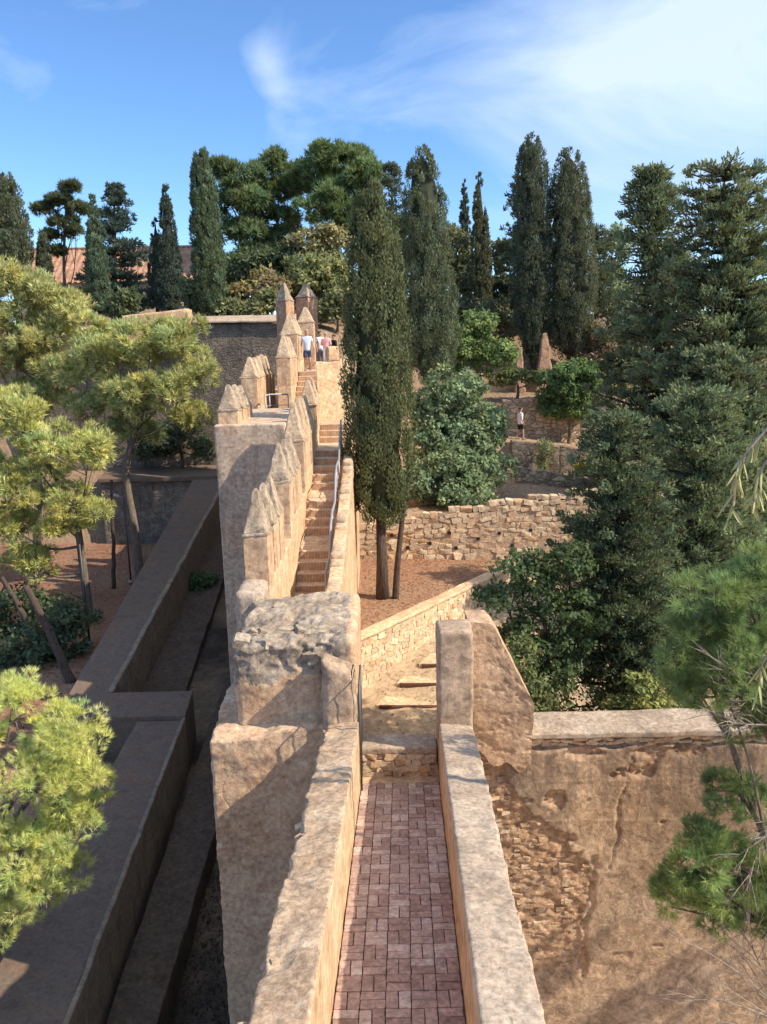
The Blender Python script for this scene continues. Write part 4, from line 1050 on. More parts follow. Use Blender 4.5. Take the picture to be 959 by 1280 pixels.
def limb_tubes(trunk_pts, r0, r1, lobes, g, thick=.4, start=.55):
    P = smooth_path(trunk_pts, 8); n = len(P); rad = np.linspace(r0, r1, n)
    tubes = [(P, rad, 10)]
    for c, r_ in lobes:
        k = int(n * g.uniform(start, .97)); k = min(k, n - 1)
        if c[2] < P[k][2] - .5: k = int(np.argmin(np.abs(P[:, 2] - (c[2] - .6 * r_[2]))))
        a = P[k]; mid_ = (a + c) / 2 + np.array((g.uniform(-.2, .2), g.uniform(-.2, .2), -.12 * np.linalg.norm(c - a)))
        q = smooth_path([a, mid_, c + np.array((0, 0, r_[2] * .2))], 6)
        tubes.append((q, np.linspace(rad[k] * thick + .015, .015, len(q)), 6))
        for _ in range(4):
            e = c + unit_rand(1, g)[0] * r_ * .75; j = g.integers(len(q) // 2, len(q))
            tubes.append((smooth_path([q[j], (q[j] + e) / 2 + g.normal(0, .06, 3), e], 4), np.linspace(.022, .008, len(smooth_path([q[j], e, e + .1], 4))), 5))
    return tubes
def broad_tree(name, label, L, Y, base=(.09, .13, .05), dens=26, n_lf=55, clump=.26, leaf=(.12, .07), trunk_px=None, r_tr=.12, m=None, bark=None, group=None, cat='tree', seed=1, up=.25, dv=.2, dep=1.0, under=.35, dh=.06):
    g = np.random.default_rng(seed); n_lf = int(n_lf * .6); leaf = (leaf[0] * 1.2, leaf[1] * 1.3)
    lobes = lobes_px(L, Y, g, dep)
    if trunk_px: b0 = AT(trunk_px[0], trunk_px[1], Y)
    else: b0 = np.mean([c for c, _ in lobes], 0)
    gz = GZ(b0[0], Y); t = tree(name, (b0[0], Y, gz), label, cat, group)
    C, N = crown_clumps(lobes, dens, g, under)
    n = len(C); cr = clump * g.uniform(.6, 1.35, n)
    ct = tints(n, base, dv, dh, g)
    u = unit_rand(n * n_lf, g); Nr = np.repeat(N, n_lf, 0); fl = (u * Nr).sum(1) < -.3; u[fl] = -u[fl]
    P = np.repeat(C, n_lf, 0) + u * np.repeat(cr, n_lf)[:, None] * np.array((1.1, 1.1, .85)) * g.uniform(.25, 1, (n * n_lf, 1)) ** .6
    P[:, 2] = np.maximum(P[:, 2], gz + .02)
    D = nrm(u * .15 + np.array((0, 0, up - .25)) + 1.0 * unit_rand(n * n_lf, g))
    col = np.repeat(ct, n_lf, 0) * np.exp(g.normal(0, .18, (n * n_lf, 1)))
    put_crown(t, [leaf_arrays(P, D, leaf[0] * g.uniform(.6, 1.25, len(P)), leaf[1] * g.uniform(.7, 1.2, len(P)), col, g, u + Nr * .4 + np.array((0, 0, .5)))], m or LEAF)
    zc = max(l[0][2] for l in lobes); cm = np.mean([l[0] for l in lobes], 0)
    tubes = limb_tubes([(b0[0], Y, gz - .15), (b0[0] * .7 + cm[0] * .3 + .1, Y, gz * .6 + cm[2] * .4), (cm[0], cm[1], cm[2])], r_tr, r_tr * .4, lobes, g)
    put_wood(t, tubes, bark or BARK)
    return t
def pine(name, label, L, Y, trunk, base=(.17, .185, .055), dens=14, n_tf=26, clump=.30, k=7, needle=(.16, .022), r_tr=.2, seed=1, bark=None, group=None, dv=.2, under=.3, dep=1.0, trunk_r1=.08, start=.55, dh=.07):
    """trunk: list of world points from the ground up"""
    g = np.random.default_rng(seed); n_tf = int(n_tf * (.8 if Y < 15 else .72)); needle = (needle[0] * 1.05, needle[1] * (1.0 if Y < 15 else 1.28))
    lobes = lobes_px(L, Y, g, dep); t = tree(name, trunk[0], label, 'tree', group)
    C, N = crown_clumps(lobes, dens, g, under, True); n = len(C); cr = clump * g.uniform(.6, 1.4, n)
    ct = tints(n, base, dv, dh, g)
    u = unit_rand(n * n_tf, g); Nr = np.repeat(N, n_tf, 0); fl = (u * Nr).sum(1) < -.2; u[fl] = -u[fl]
    P = np.repeat(C, n_tf, 0) + u * np.repeat(cr, n_tf)[:, None] * np.array((1, 1, .8)) * g.uniform(.3, 1, (n * n_tf, 1)) ** .6
    A = nrm(u * .8 + Nr * .3 + np.array((0, 0, .55)))
    col = np.repeat(ct, n_tf, 0) * np.exp(g.normal(0, .15, (n * n_tf, 1)))
    put_crown(t, [needle_arrays(P, A, k, needle[0], needle[1], col, g)], NEEDLE)
    tubes = limb_tubes(trunk, r_tr, trunk_r1, lobes, g, start=start)
    # twigs to a share of the clumps
    for ci in g.choice(n, min(n, 80), replace=False):
        c = C[ci]; lc = min(lobes, key=lambda l: np.linalg.norm((c - l[0]) / l[1]))[0]
        tubes.append((np.array([lc + (c - lc) * .25, lc + (c - lc) * .65 + g.normal(0, .04, 3), c]), np.array([.02, .014, .006]), 4))
    put_wood(t, tubes, bark or BARK)
    return t
def conifer(label, pxt, pyt, Y, wpx, bot_py, base=(.06, .075, .045), n_br=150, seed=1, leaf=(.2, .06), n_lf=34, name='conifer_tree', shape=1.0, upturn=.5, px_base=None, step=.34, clump=.2, minr=.12, dv=.2, whorl=False):
    """irregular conifer with spreading, upturned branches"""
    g = np.random.default_rng(seed); top = AT(pxt, pyt, Y); bot = AT(px_base or pxt, bot_py, Y); gz = GZ(bot[0], Y)
    t = tree(name, (bot[0], Y, gz), label, 'tree')
    k = (Y / pix_dir(pxt, 400)[1]) / FPX; Rr = wpx * k / 2
    z0, z1 = bot[2], top[2]; H = z1 - z0
    CC, OO, RR, tubes = [], [], [], []
    ax = lambda T: np.array((bot[0] + (top[0] - bot[0]) * T, Y, z0 + H * T))
    tubes.append((np.array([(bot[0], Y, gz - .2), ax(.3), ax(.65), ax(.97)]), np.array([.22, .16, .10, .02]) * (Rr / 2) ** .5, 9))
    for b_ in range(n_br):
        T = g.uniform(0, 1) ** .9; a = g.uniform(0, 2 * math.pi)
        if math.sin(a) > .4 and g.random() < .7: continue
        if whorl: T = round(T * 16) / 16 + g.normal(0, .008)
        ln = Rr * (minr + (1 - minr) * (1 - T) ** shape) * g.uniform(.6, 1.12); ln = min(ln, Rr * 1.05)
        o = np.array((math.cos(a), math.sin(a), 0)); s0 = ax(min(T, .99))
        npt = max(2, int(ln / step)); f = np.linspace(.3 if ln > .5 else .2, 1, npt)
        rise = upturn * ln * g.uniform(.4, 1.2)
        pts = s0 + np.outer(f * ln, o) + np.outer(rise * f ** 2 - .12 * ln * f, (0, 0, 1)) + g.normal(0, .06, (npt, 3))
        CC.append(pts); OO.append(np.tile(o, (npt, 1))); RR.append(clump * (1.25 - .5 * f) * g.uniform(.7, 1.3, npt))
        tubes.append((np.vstack([s0, pts]), np.linspace(.05, .008, npt + 1) * (Rr / 2.5), 4))
    C = np.concatenate(CC); O = np.concatenate(OO); cr = np.concatenate(RR); n = len(C)
    ct = tints(n, base, dv, .05, g)
    u = unit_rand(n * n_lf, g); Or = np.repeat(O, n_lf, 0); cR = np.repeat(cr, n_lf)[:, None]
    P = np.repeat(C, n_lf, 0) + u * cR * np.array((1.25, 1.25, .75)) * g.uniform(.3, 1, (len(u), 1))
    D = nrm(Or * .55 + np.array((0, 0, .55)) + .6 * unit_rand(len(u), g))
    col = np.repeat(ct, n_lf, 0) * np.exp(g.normal(0, .16, (len(u), 1)))
    put_crown(t, [leaf_arrays(P, D, leaf[0] * g.uniform(.6, 1.25, len(P)), leaf[1] * g.uniform(.7, 1.2, len(P)), col, g, u * .8 + Or * .3 + np.array((0, 0, .6)))], CYPLEAF)
    put_wood(t, tubes, BARK_DARK)
    return t

# --- cypresses
cypress('broad columnar cypress with bare double trunk standing beside the stairway wall', 464, 226, 24.0, 73, 658, n_cl=460, n_lf=125, leaf=(.105, .046), px_base=476, trunks=2, taper=2.6, base=(.064, .075, .036), top_blunt=.42, clump=.30, ragged=.17)
cypress('tall cypress right behind the broad one, above the big leafy bush', 527, 186, 42.0, 66, 482, n_cl=480, n_lf=110, leaf=(.13, .05), px_base=541, taper=1.9, top_blunt=.45, base=(.066, .082, .048), clump=.25, ragged=.14)
cypress('tallest column cypress, left of the pair above the ruined wall', 664, 171, 51.5, 44, 455, n_cl=700, n_lf=55, leaf=(.17, .06), px_base=667, taper=3.2, top_blunt=.62, base=(.050, .062, .042), clump=.26)
cypress('stout column cypress, right of the pair above the ruined wall', 711, 189, 51.5, 56, 450, n_cl=750, n_lf=55, leaf=(.17, .06), px_base=713, taper=2.8, top_blunt=.55, base=(.062, .072, .045), clump=.26)
cypress('slim pointed cypress between the tall cypress and the twin cypresses', 598, 214, 56.0, 27, 390, n_cl=320, n_lf=45, leaf=(.2, .07), px_base=603, taper=1.4, top_blunt=.1, base=(.066, .070, .040))
cypress('thin far cypress spire just left of the slim pointed cypress', 580, 219, 63.0, 15, 330, n_cl=160, n_lf=40, leaf=(.2, .07), px_base=582, taper=1.2, top_blunt=.05, base=(.05, .068, .052))
cypress('tall lone cypress above the dark fortress wall left of the umbrella pines', 250, 181, 50.5, 37, 392, n_cl=540, n_lf=55, leaf=(.18, .06), px_base=266, taper=2.2, top_blunt=.35, base=(.06, .084, .047), clump=.2)
cypress('cypress at the far left edge above the yellow-green pines', 8, 220, 53.0, 46, 345, n_cl=380, n_lf=50, leaf=(.2, .07), px_base=18, taper=1.9, top_blunt=.35, base=(.06, .072, .044))
cypress('narrow pale-tipped cypress in front of the dark fir by the house', 115, 244, 51.0, 27, 395, n_cl=340, n_lf=50, leaf=(.18, .06), px_base=126, taper=1.7, top_blunt=.1, base=(.058, .084, .052))
cypress('cypress with crooked tip beside the tiled roof', 207, 232, 54.0, 36, 392, n_cl=340, n_lf=50, leaf=(.19, .07), px_base=213, taper=1.3, top_blunt=.08, base=(.040, .055, .044))
cypress('smaller dark cypress left of the one with the crooked tip', 194, 272, 54.3, 22, 388, n_cl=200, n_lf=45, leaf=(.18, .07), px_base=197, taper=1.4, top_blunt=.08, base=(.038, .052, .043))
cypress('stubby cypress under the sparse pine near the house', 54, 293, 54.0, 18, 350, n_cl=130, n_lf=40, leaf=(.18, .07), px_base=56, taper=1.4, top_blunt=.3, base=(.055, .066, .043))

# --- dark conifers
conifer('dark spreading fir in front of the tiled house', 143, 231, 56.0, 104, 395, n_br=230, seed=3, base=(.038, .058, .052), leaf=(.26, .09), shape=.7, upturn=.15, n_lf=34, minr=.06, clump=.26)
conifer('dark conifer top rising behind the broad cypress', 490, 203, 58.0, 50, 345, n_br=130, seed=4, base=(.056, .070, .050), leaf=(.24, .08), shape=.6, n_lf=30, upturn=.5, clump=.26)
conifer('dark conifer half hidden behind the tallest column cypress', 648, 222, 57.0, 56, 400, n_br=150, seed=5, base=(.048, .062, .046), leaf=(.24, .08), shape=.5, n_lf=30, clump=.26)
conifer('dark bushy conifer right of the stout column cypress', 745, 285, 55.0, 66, 450, n_br=170, seed=6, base=(.055, .068, .044), leaf=(.24, .08), shape=.4, n_lf=30, clump=.26)
conifer('huge dark conifer with pointed top on the right slope', 812, 212, 35.0, 250, 700, n_br=580, seed=7, base=(.088, .112, .062), leaf=(.22, .08), shape=.85, n_lf=44, upturn=.30, px_base=835, step=.5, clump=.34, minr=.10)
conifer('huge dark conifer with blunt ragged top at the right edge', 905, 208, 32.0, 300, 700, n_br=620, seed=8, base=(.090, .112, .060), leaf=(.20, .072), shape=.8, n_lf=44, upturn=.30, px_base=915, step=.48, clump=.32, minr=.26)
conifer('lower conifer with lit tufts in front of the huge right conifers', 872, 490, 16.0, 270, 850, n_br=400, seed=9, base=(.092, .115, .060), leaf=(.115, .045), shape=.7, n_lf=56, upturn=.4, step=.32, clump=.21, minr=.15)
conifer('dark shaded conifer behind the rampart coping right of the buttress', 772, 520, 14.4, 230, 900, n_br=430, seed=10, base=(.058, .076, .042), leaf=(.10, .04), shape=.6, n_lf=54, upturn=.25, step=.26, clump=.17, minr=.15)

conifer('mid-height conifer between the huge pair and the near pine', 905, 440, 24.0, 250, 760, n_br=360, seed=12, base=(.080, .102, .056), leaf=(.19, .075), shape=.65, n_lf=40, upturn=.35, step=.4, clump=.26, minr=.2)
# --- pines
def wp(px, py, Y): return tuple(AT(px, py, Y))
pine('umbrella_pine', 'tallest rounded umbrella pine on the hilltop behind the turrets', [(425, 205, 44, 30), (452, 225, 32, 26, -1), (395, 220, 30, 28), (430, 245, 44, 24), (408, 262, 36, 22, -2), (440, 290, 36, 20, -2), (465, 262, 24, 24)], 62.0,
     [(wp(420, 400, 62)[0], 62, GZ(-3.5, 62) - .1), wp(418, 330, 62), wp(425, 250, 62)], base=(.088, .125, .055), dens=13, n_tf=36, clump=.55, k=5, needle=(.36, .08), r_tr=.3, seed=21)
pine('umbrella_pine', 'middle umbrella pine of the hilltop group behind the turrets', [(350, 215, 24, 26), (340, 245, 28, 26), (362, 240, 24, 28), (330, 275, 30, 24), (358, 285, 32, 24), (340, 315, 34, 22)], 63.5,
     [(wp(350, 395, 63.5)[0], 63.5, GZ(-8, 63) - .1), wp(346, 330, 63.5), wp(348, 260, 63.5)], base=(.076, .108, .054), dens=13, n_tf=36, clump=.55, k=5, needle=(.36, .08), r_tr=.26, seed=22)
pine('umbrella_pine', 'left umbrella pine of the hilltop group beside the lone cypress', [(300, 222, 30, 20), (285, 250, 22, 24), (312, 255, 28, 24), (300, 295, 30, 24), (276, 215, 14, 14), (292, 335, 28, 22), (318, 325, 26, 26)], 61.0,
     [(wp(305, 395, 61)[0], 61, GZ(-10.5, 61) - .1), wp(302, 330, 61), wp(300, 260, 61)], base=(.080, .114, .056), dens=12, n_tf=36, clump=.5, k=5, needle=(.36, .08), r_tr=.24, seed=23)
pine('sparse_pine', 'thin open pine with flat ragged top left of the dark fir', [(90, 236, 12, 5), (75, 252, 16, 6), (56, 263, 13, 5), (98, 262, 12, 6), (80, 278, 16, 7), (64, 296, 12, 7), (95, 292, 10, 6), (72, 315, 9, 6)], 58.0,
     [(wp(84, 390, 58)[0], 58, GZ(-23, 58) - .1), wp(80, 330, 58), wp(84, 245, 58)], base=(.06, .072, .042), dens=8, n_tf=24, clump=.32, k=5, needle=(.28, .06), r_tr=.13, seed=24, start=.3)
gx = AT(175, 715, 36.4)
pine('aleppo_pine', 'large yellow-green pine with pale bare trunk beside the sloping wall', [(225, 438, 46, 44), (243, 480, 30, 46), (190, 425, 42, 30), (150, 455, 48, 40, 1), (112, 428, 40, 36, 2), (185, 500, 46, 40, -1), (130, 510, 46, 40, 1), (222, 525, 32, 30), (92, 470, 36, 32, 2), (160, 545, 40, 24, 1)], 36.4,
     [(gx[0], 36.4, GZ(gx[0], 36.4) - .1), wp(168, 660, 36.4), wp(158, 590, 36.4), wp(172, 530, 36.4), wp(190, 470, 36.4)], dens=24, n_tf=34, clump=.40, k=6, needle=(.23, .036), r_tr=.24, seed=31, trunk_r1=.1, base=(.27, .275, .115))
gx = AT(45, 700, 41.0)
pine('aleppo_pine', 'yellow-green pine high at the left edge below the tiled house', [(20, 362, 48, 36), (62, 385, 44, 34), (5, 410, 48, 40), (58, 425, 46, 36), (20, 458, 50, 36), (88, 395, 32, 28), (-40, 390, 50, 50), (80, 460, 36, 30), (50, 500, 44, 30)], 41.0,
     [(gx[0], 41.0, GZ(gx[0], 41) - .1), wp(48, 600, 41), wp(44, 500, 41), wp(35, 420, 41)], dens=22, n_tf=32, clump=.45, k=6, needle=(.25, .042), r_tr=.24, seed=32, base=(.27, .27, .12))
gx = AT(110, 752, 31.5)
pine('aleppo_pine', 'mid-left pine with bright rounded crown and straight grey trunk', [(20, 525, 46, 38), (62, 565, 48, 42), (112, 575, 36, 40), (100, 630, 42, 38), (35, 610, 52, 44), (10, 665, 48, 40), (75, 660, 38, 28), (-45, 600, 50, 60), (28, 705, 42, 28)], 31.0,
     [(gx[0], 31.5, GZ(gx[0], 31.5) - .1), wp(103, 700, 31.3), wp(92, 640, 31), wp(60, 580, 31)], dens=26, n_tf=34, clump=.34, k=6, needle=(.20, .032), r_tr=.2, seed=33, base=(.30, .305, .12))
pine('aleppo_pine', 'nearest bright yellow-green pine filling the lower left edge', [(18, 885, 42, 50), (75, 915, 48, 44), (108, 965, 42, 52), (50, 975, 58, 54, -.3), (95, 1035, 44, 48, -.2), (30, 1060, 58, 58, -.4), (70, 1105, 42, 46, -.3), (15, 1140, 46, 54, -.3), (-50, 960, 60, 80), (-60, 1080, 60, 90)], 12.0,
     [(-8.3, 12.6, GZ(-8.3, 12.6) - .1), (-8.2, 12.5, -11), (-7.6, 12.3, -9), (-6.6, 12.1, -7.6)], dens=80, n_tf=30, clump=.19, k=14, needle=(.10, .0075), r_tr=.22, seed=34, base=(.38, .41, .14), dv=.18)

# --- right near pine
nb = GZ(6.4, 8.6)
pine('stone_pine', 'near dark green pine reaching in from the right edge before the rampart', [(885, 745, 46, 42), (930, 790, 58, 52), (870, 805, 46, 46), (910, 850, 50, 42), (862, 858, 36, 32), (950, 720, 42, 32), (945, 900, 52, 46, .1), (925, 1000, 40, 44), (870, 1065, 44, 40, -.2), (915, 1090, 54, 48, -.2), (850, 1110, 36, 38, -.2), (900, 1145, 52, 32, -.2), (955, 1130, 52, 52, -.3), (1020, 850, 70, 100), (1020, 1080, 70, 100), (1160, 980, 70, 36, .6), (1330, 1020, 80, 36, .8), (1230, 1090, 60, 26, .5)], 8.7,
     [(6.4, 8.6, nb - .1), (6.3, 8.7, -9.5), (6.0, 8.6, -6.5), (5.8, 8.7, -4.2), (5.6, 8.7, -2.9)], dens=80, n_tf=32, clump=.15, k=13, needle=(.095, .0065), r_tr=.2, seed=41, base=(.125, .175, .068), dv=.2, start=.3)

# --- trees and bushes with broad leaves
broad_tree('carob_tree', 'big rounded leafy bush on the terrace right of the broad cypress', [(570, 555, 52, 62), (572, 500, 50, 36), (540, 540, 36, 50), (594, 545, 42, 50), (560, 590, 52, 42, -1.5), (604, 592, 34, 34, -1), (530, 605, 30, 34, -2), (580, 618, 50, 24, -2.8), (612, 535, 22, 32)], 33.0, base=(.118, .158, .088), dens=40, n_lf=60, clump=.26, leaf=(.15, .09), seed=51, r_tr=.18, dep=.8)
broad_tree('pale_green_bush', 'pale green feathery bush above the big rounded leafy bush', [(598, 415, 26, 26), (610, 450, 30, 26), (580, 440, 22, 34), (630, 445, 16, 22), (560, 470, 20, 16)], 45.0, base=(.115, .16, .062), dens=34, n_lf=50, clump=.3, leaf=(.2, .10), seed=52, cat='bush')
broad_tree('round_green_bush', 'round deep green bush right of the white-shirted walker', [(710, 480, 34, 30), (695, 490, 24, 24), (728, 485, 22, 28), (712, 508, 32, 20), (690, 515, 18, 12)], 43.2, base=(.078, .125, .05), dens=50, n_lf=60, clump=.24, leaf=(.16, .09), seed=53, cat='bush', trunk_px=(712, 525))
broad_tree('clipped_hedge', 'low olive hedge above the walker beneath the twin cypresses', [(645, 472, 16, 12), (665, 474, 16, 11), (628, 474, 14, 12)], 46.5, base=(.10, .115, .048), dens=50, n_lf=45, clump=.24, leaf=(.15, .08), seed=54, cat='hedge')
broad_tree('yellow_shrub', 'small yellow-green shrub at the foot of the shaded terrace wall', [(736, 583, 13, 12), (745, 577, 10, 8), (728, 590, 8, 8)], 38.0, base=(.26, .24, .04), dens=60, n_lf=40, clump=.18, leaf=(.14, .07), seed=55, cat='shrub')
broad_tree('pale_shrub', 'small grey-green shrub against the shaded terrace wall', [(681, 565, 10, 16), (676, 580, 8, 10)], 39.4, base=(.13, .145, .075), dens=40, n_lf=30, clump=.18, leaf=(.16, .05), seed=56, cat='shrub')
broad_tree('shade_tree', 'dark leafy tree behind the buttress of the gate pillar', [(655, 715, 44, 40), (630, 760, 38, 44), (690, 755, 46, 48), (650, 810, 42, 44), (700, 820, 46, 44), (675, 860, 44, 28), (715, 700, 28, 34), (730, 770, 30, 44)], 13.6, base=(.052, .078, .034), dens=46, n_lf=60, clump=.17, leaf=(.085, .05), seed=57, trunk_px=(690, 905), r_tr=.10, bark=BARK_DARK, dep=.8)
broad_tree('young_tree', 'lighter olive-leaved young tree low beside the buttress', [(650, 850, 30, 40), (668, 880, 26, 22), (640, 820, 20, 26)], 12.7, base=(.085, .10, .042), dens=50, n_lf=50, clump=.15, leaf=(.085, .04), seed=58, trunk_px=(665, 905), r_tr=.05)
broad_tree('leafy_shrub', 'light-leaved shrub peeping over the rampart coping beneath the near pine', [(800, 865, 26, 24), (820, 885, 24, 16), (775, 885, 18, 14)], 12.6, base=(.14, .15, .05), dens=50, n_lf=40, clump=.14, leaf=(.09, .045), seed=59, cat='shrub')
# background thicket on the hill
bgk = [
 ('leafy thicket right of the turrets beside the broad cypress', [(420, 388, 22, 12), (435, 375, 20, 16), (405, 392, 20, 8)], 52.5, (.11, .12, .06)),
 ('low bushes behind the fortress wall coping left of the turrets', [(320, 388, 26, 10), (290, 390, 26, 10), (345, 380, 16, 14)], 51.2, (.10, .11, .055)),
 ('dry tan bush beside the left turret', [(345, 362, 16, 16), (330, 372, 14, 14)], 52.8, (.17, .13, .07)),
 ('olive bush with tan seed heads left below the turrets', [(300, 375, 30, 22), (325, 360, 22, 22), (280, 385, 24, 14)], 54.5, (.16, .135, .06)),
 ('grey-green tree behind the two turrets', [(400, 345, 44, 28), (375, 365, 34, 26), (425, 365, 30, 34), (400, 385, 40, 22)], 56.0, (.13, .14, .062)),
 ('dark shrub mass below the middle umbrella pine', [(330, 340, 36, 26), (365, 330, 30, 24), (300, 350, 30, 24)], 58.5, (.06, .08, .042)),
 ('pale tree with dry flowering top under the tallest umbrella pine', [(405, 300, 28, 14), (385, 310, 24, 16), (430, 310, 24, 18)], 57.5, (.19, .17, .085)),
 ('olive tree between the tall cypress and slim cypress', [(570, 320, 24, 36), (560, 350, 26, 36), (585, 360, 22, 34)], 59.0, (.095, .10, .055)),
 ('grey-green tree right of the slim pointed cypress', [(628, 335, 16, 34), (620, 370, 20, 26), (636, 385, 20, 24)], 58.5, (.085, .095, .052)),
 ('brownish thicket at the foot of the slim cypress', [(600, 395, 36, 18), (560, 395, 30, 20), (640, 405, 26, 18)], 54.5, (.075, .08, .05)),
 ('dry reddish thicket between the twin cypresses and the right conifers', [(752, 425, 18, 22), (770, 440, 20, 18), (745, 450, 20, 14)], 51.0, (.15, .115, .075)),
 ('pale tree in the gap left of the huge right conifers', [(765, 310, 16, 26), (758, 350, 20, 30), (775, 380, 22, 34)], 57.0, (.10, .13, .072)),
 ('shadowy undergrowth tree behind the huge right conifers', [(800, 420, 40, 40), (780, 470, 34, 30), (830, 350, 40, 50)], 44.0, (.06, .075, .042)),
 ('round shrub in front of the dark fir and house wall', [(160, 378, 12, 12), (150, 386, 12, 8)], 50.0, (.07, .09, .045)),
 ('small shrub by the house right of the crooked cypress', [(240, 365, 8, 16), (246, 380, 10, 10)], 52.0, (.085, .11, .06)),
 ('shrub row behind the left end of the fortress wall', [(95, 385, 20, 12), (70, 375, 20, 14), (40, 360, 26, 16)], 51.5, (.10, .10, .05)),
 ('thicket filling the hilltop right of the tall cypress', [(545, 380, 24, 24), (575, 395, 26, 16), (530, 400, 20, 20)], 55.0, (.07, .085, .048)),
 ('far tree line between the broad and tall cypresses', [(500, 300, 20, 34), (495, 350, 24, 40), (515, 400, 20, 30)], 58.0, (.075, .09, .05)),
]
for i, (lb, L, Y_, cb) in enumerate(bgk):
    broad_tree('hill_shrub', lb, L, Y_, base=cb, dens=13, n_lf=55, clump=.5, leaf=(.30, .14), seed=70 + i, group='trees and shrubs on the hilltop', cat='shrub' if 'shrub' in lb or 'bush' in lb or 'thicket' in lb else 'tree')
# shaded undergrowth left
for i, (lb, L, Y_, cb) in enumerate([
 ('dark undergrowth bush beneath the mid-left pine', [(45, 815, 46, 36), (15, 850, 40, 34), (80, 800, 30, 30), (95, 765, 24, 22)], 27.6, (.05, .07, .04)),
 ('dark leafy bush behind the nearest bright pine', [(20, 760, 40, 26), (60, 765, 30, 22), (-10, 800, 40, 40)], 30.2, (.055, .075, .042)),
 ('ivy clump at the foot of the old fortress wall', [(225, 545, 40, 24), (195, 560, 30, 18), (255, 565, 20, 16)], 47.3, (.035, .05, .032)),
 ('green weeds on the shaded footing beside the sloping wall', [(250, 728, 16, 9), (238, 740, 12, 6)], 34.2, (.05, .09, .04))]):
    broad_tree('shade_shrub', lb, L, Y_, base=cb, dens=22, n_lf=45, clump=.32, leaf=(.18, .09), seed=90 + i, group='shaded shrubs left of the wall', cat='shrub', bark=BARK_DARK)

# --- dead twigs of the near pine, trunks, lamp posts, drooping leaves
def twig_fan(parent, root, tips, g, r0=.012):
    tubes = []
    for tp in tips:
        a, b_ = np.array(root), np.array(tp); L = np.linalg.norm(b_ - a)
        q = smooth_path([a, (a + b_) / 2 + g.normal(0, .06 * L, 3), b_], 5); tubes.append((q, np.linspace(r0, .003, len(q)), 5))
        for _ in range(9):
            k = g.integers(2, len(q) - 1); d = nrm((b_ - a)[None])[0] + .8 * unit_rand(1, g)[0]
            e = q[k] + nrm(d[None])[0] * L * g.uniform(.15, .4); m_ = (q[k] + e) / 2 + g.normal(0, .02, 3)
            tubes.append((np.array([q[k], m_, e]), np.array([.005, .004, .0015]), 4))
            for _ in range(2):
                e2 = e + nrm((d + .9 * unit_rand(1, g)[0])[None])[0] * L * g.uniform(.06, .16)
                tubes.append((np.array([m_ if _ else (m_ + e) / 2, e2]), np.array([.003, .001]), 4))
    return put_wood(parent, tubes, TWIG, 'dead_branch')
sp_ = [o for o in COL.objects if o.name.startswith('stone_pine')][0]
g = np.random.default_rng(6)
twig_fan(sp_, wp(990, 905, 8.2), [wp(*q) for q in ((872, 882, 8.1), (885, 850, 8.2), (908, 828, 8.1), (900, 900, 8.0), (935, 835, 8.2))], g)
twig_fan(sp_, wp(1000, 1290, 8.0), [wp(*q) for q in ((860, 1175, 7.9), (880, 1215, 7.8), (905, 1160, 8.0), (850, 1245, 7.8), (935, 1150, 8.0), (885, 1275, 7.8))], g)
twig_fan(sp_, wp(985, 1010, 8.0), [wp(*q) for q in ((930, 1110, 7.9), (940, 1050, 8.0), (915, 1075, 7.9))], g, .009)

def pole_lamp(label, pxb, pyb, zb, pxt, pyt, head=True):
    b_ = ATZ(pxb, pyb, zb); t_ = AT(pxt, pyt, b_[1]); gz = GZ(b_[0], b_[1]); t = empty('lamp_post', (b_[0], b_[1], gz), label, 'lamp post')
    V, F = tube_arrays([(b_[0], b_[1], gz - .1), (b_[0], b_[1], (gz + t_[2]) / 2), (b_[0], b_[1], t_[2])], [.045, .04, .03], 10); put('pole', new_mesh('pole', V, F, DARKSTEEL), t)
    V, F = tube_arrays([(b_[0], b_[1], gz - .02), (b_[0], b_[1], gz + .12)], .11, 10); put('base', new_mesh('base', V, F, STEEL), t)
    if not head: return
    V, F = tube_arrays([(b_[0], b_[1], t_[2] - .03), (b_[0] - .22, b_[1] - .1, t_[2] + .1)], .025, 8); put('arm', new_mesh('arm', V, F, STEEL), t)
    c = (b_[0] - .34, b_[1] - .16, t_[2] + .14)
    V, F = hexa_arrays([(c[0] - .28, c[1] - .1, c[2] + .05), (c[0] + .2, c[1] - .1, c[2] - .08), (c[0] + .2, c[1] + .12, c[2] - .08), (c[0] - .28, c[1] + .12, c[2] + .05),
                        (c[0] - .24, c[1] - .07, c[2] + .15), (c[0] + .17, c[1] - .07, c[2] + .03), (c[0] + .17, c[1] + .09, c[2] + .03), (c[0] - .24, c[1] + .09, c[2] + .15)], .1, .03, 0)
    put('lamp_head', new_mesh('lamp_head', V, F, PEWTER), t)
pole_lamp('slim lamp post with white head beside the pale pine trunk', 164, 728, -11.3, 158, 622)
pole_lamp('bare dark pole in shade at the edge of the sloping grey wall', 112, 800, -11.1, 104, 680, False)
def bare_trunk(label, pts, r0, r1, m=BARK_DARK):
    P = smooth_path(pts, 7); t = empty('bare_trunk', (P[0][0], P[0][1], P[0][2]), label, 'tree trunk')
    n = len(P); put_wood(t, [(P + g.normal(0, .012, P.shape), np.linspace(r0, r1, n), 9)], m)
    k = n // 2; put_wood(t, [(np.array([P[k], P[k] + np.array((.12, -.1, .22))]), np.array([r1 * .6, r1 * .45]), 6)], m, 'branch_stub')
b_ = ATZ(91, 852, -11.15); bare_trunk('dark leaning trunk with sawn top left of the sloping wall', [(b_[0], b_[1], GZ(b_[0], b_[1]) - .1), wp(62, 790, b_[1] + .3), wp(32, 732, b_[1] + .5)], .17, .12)
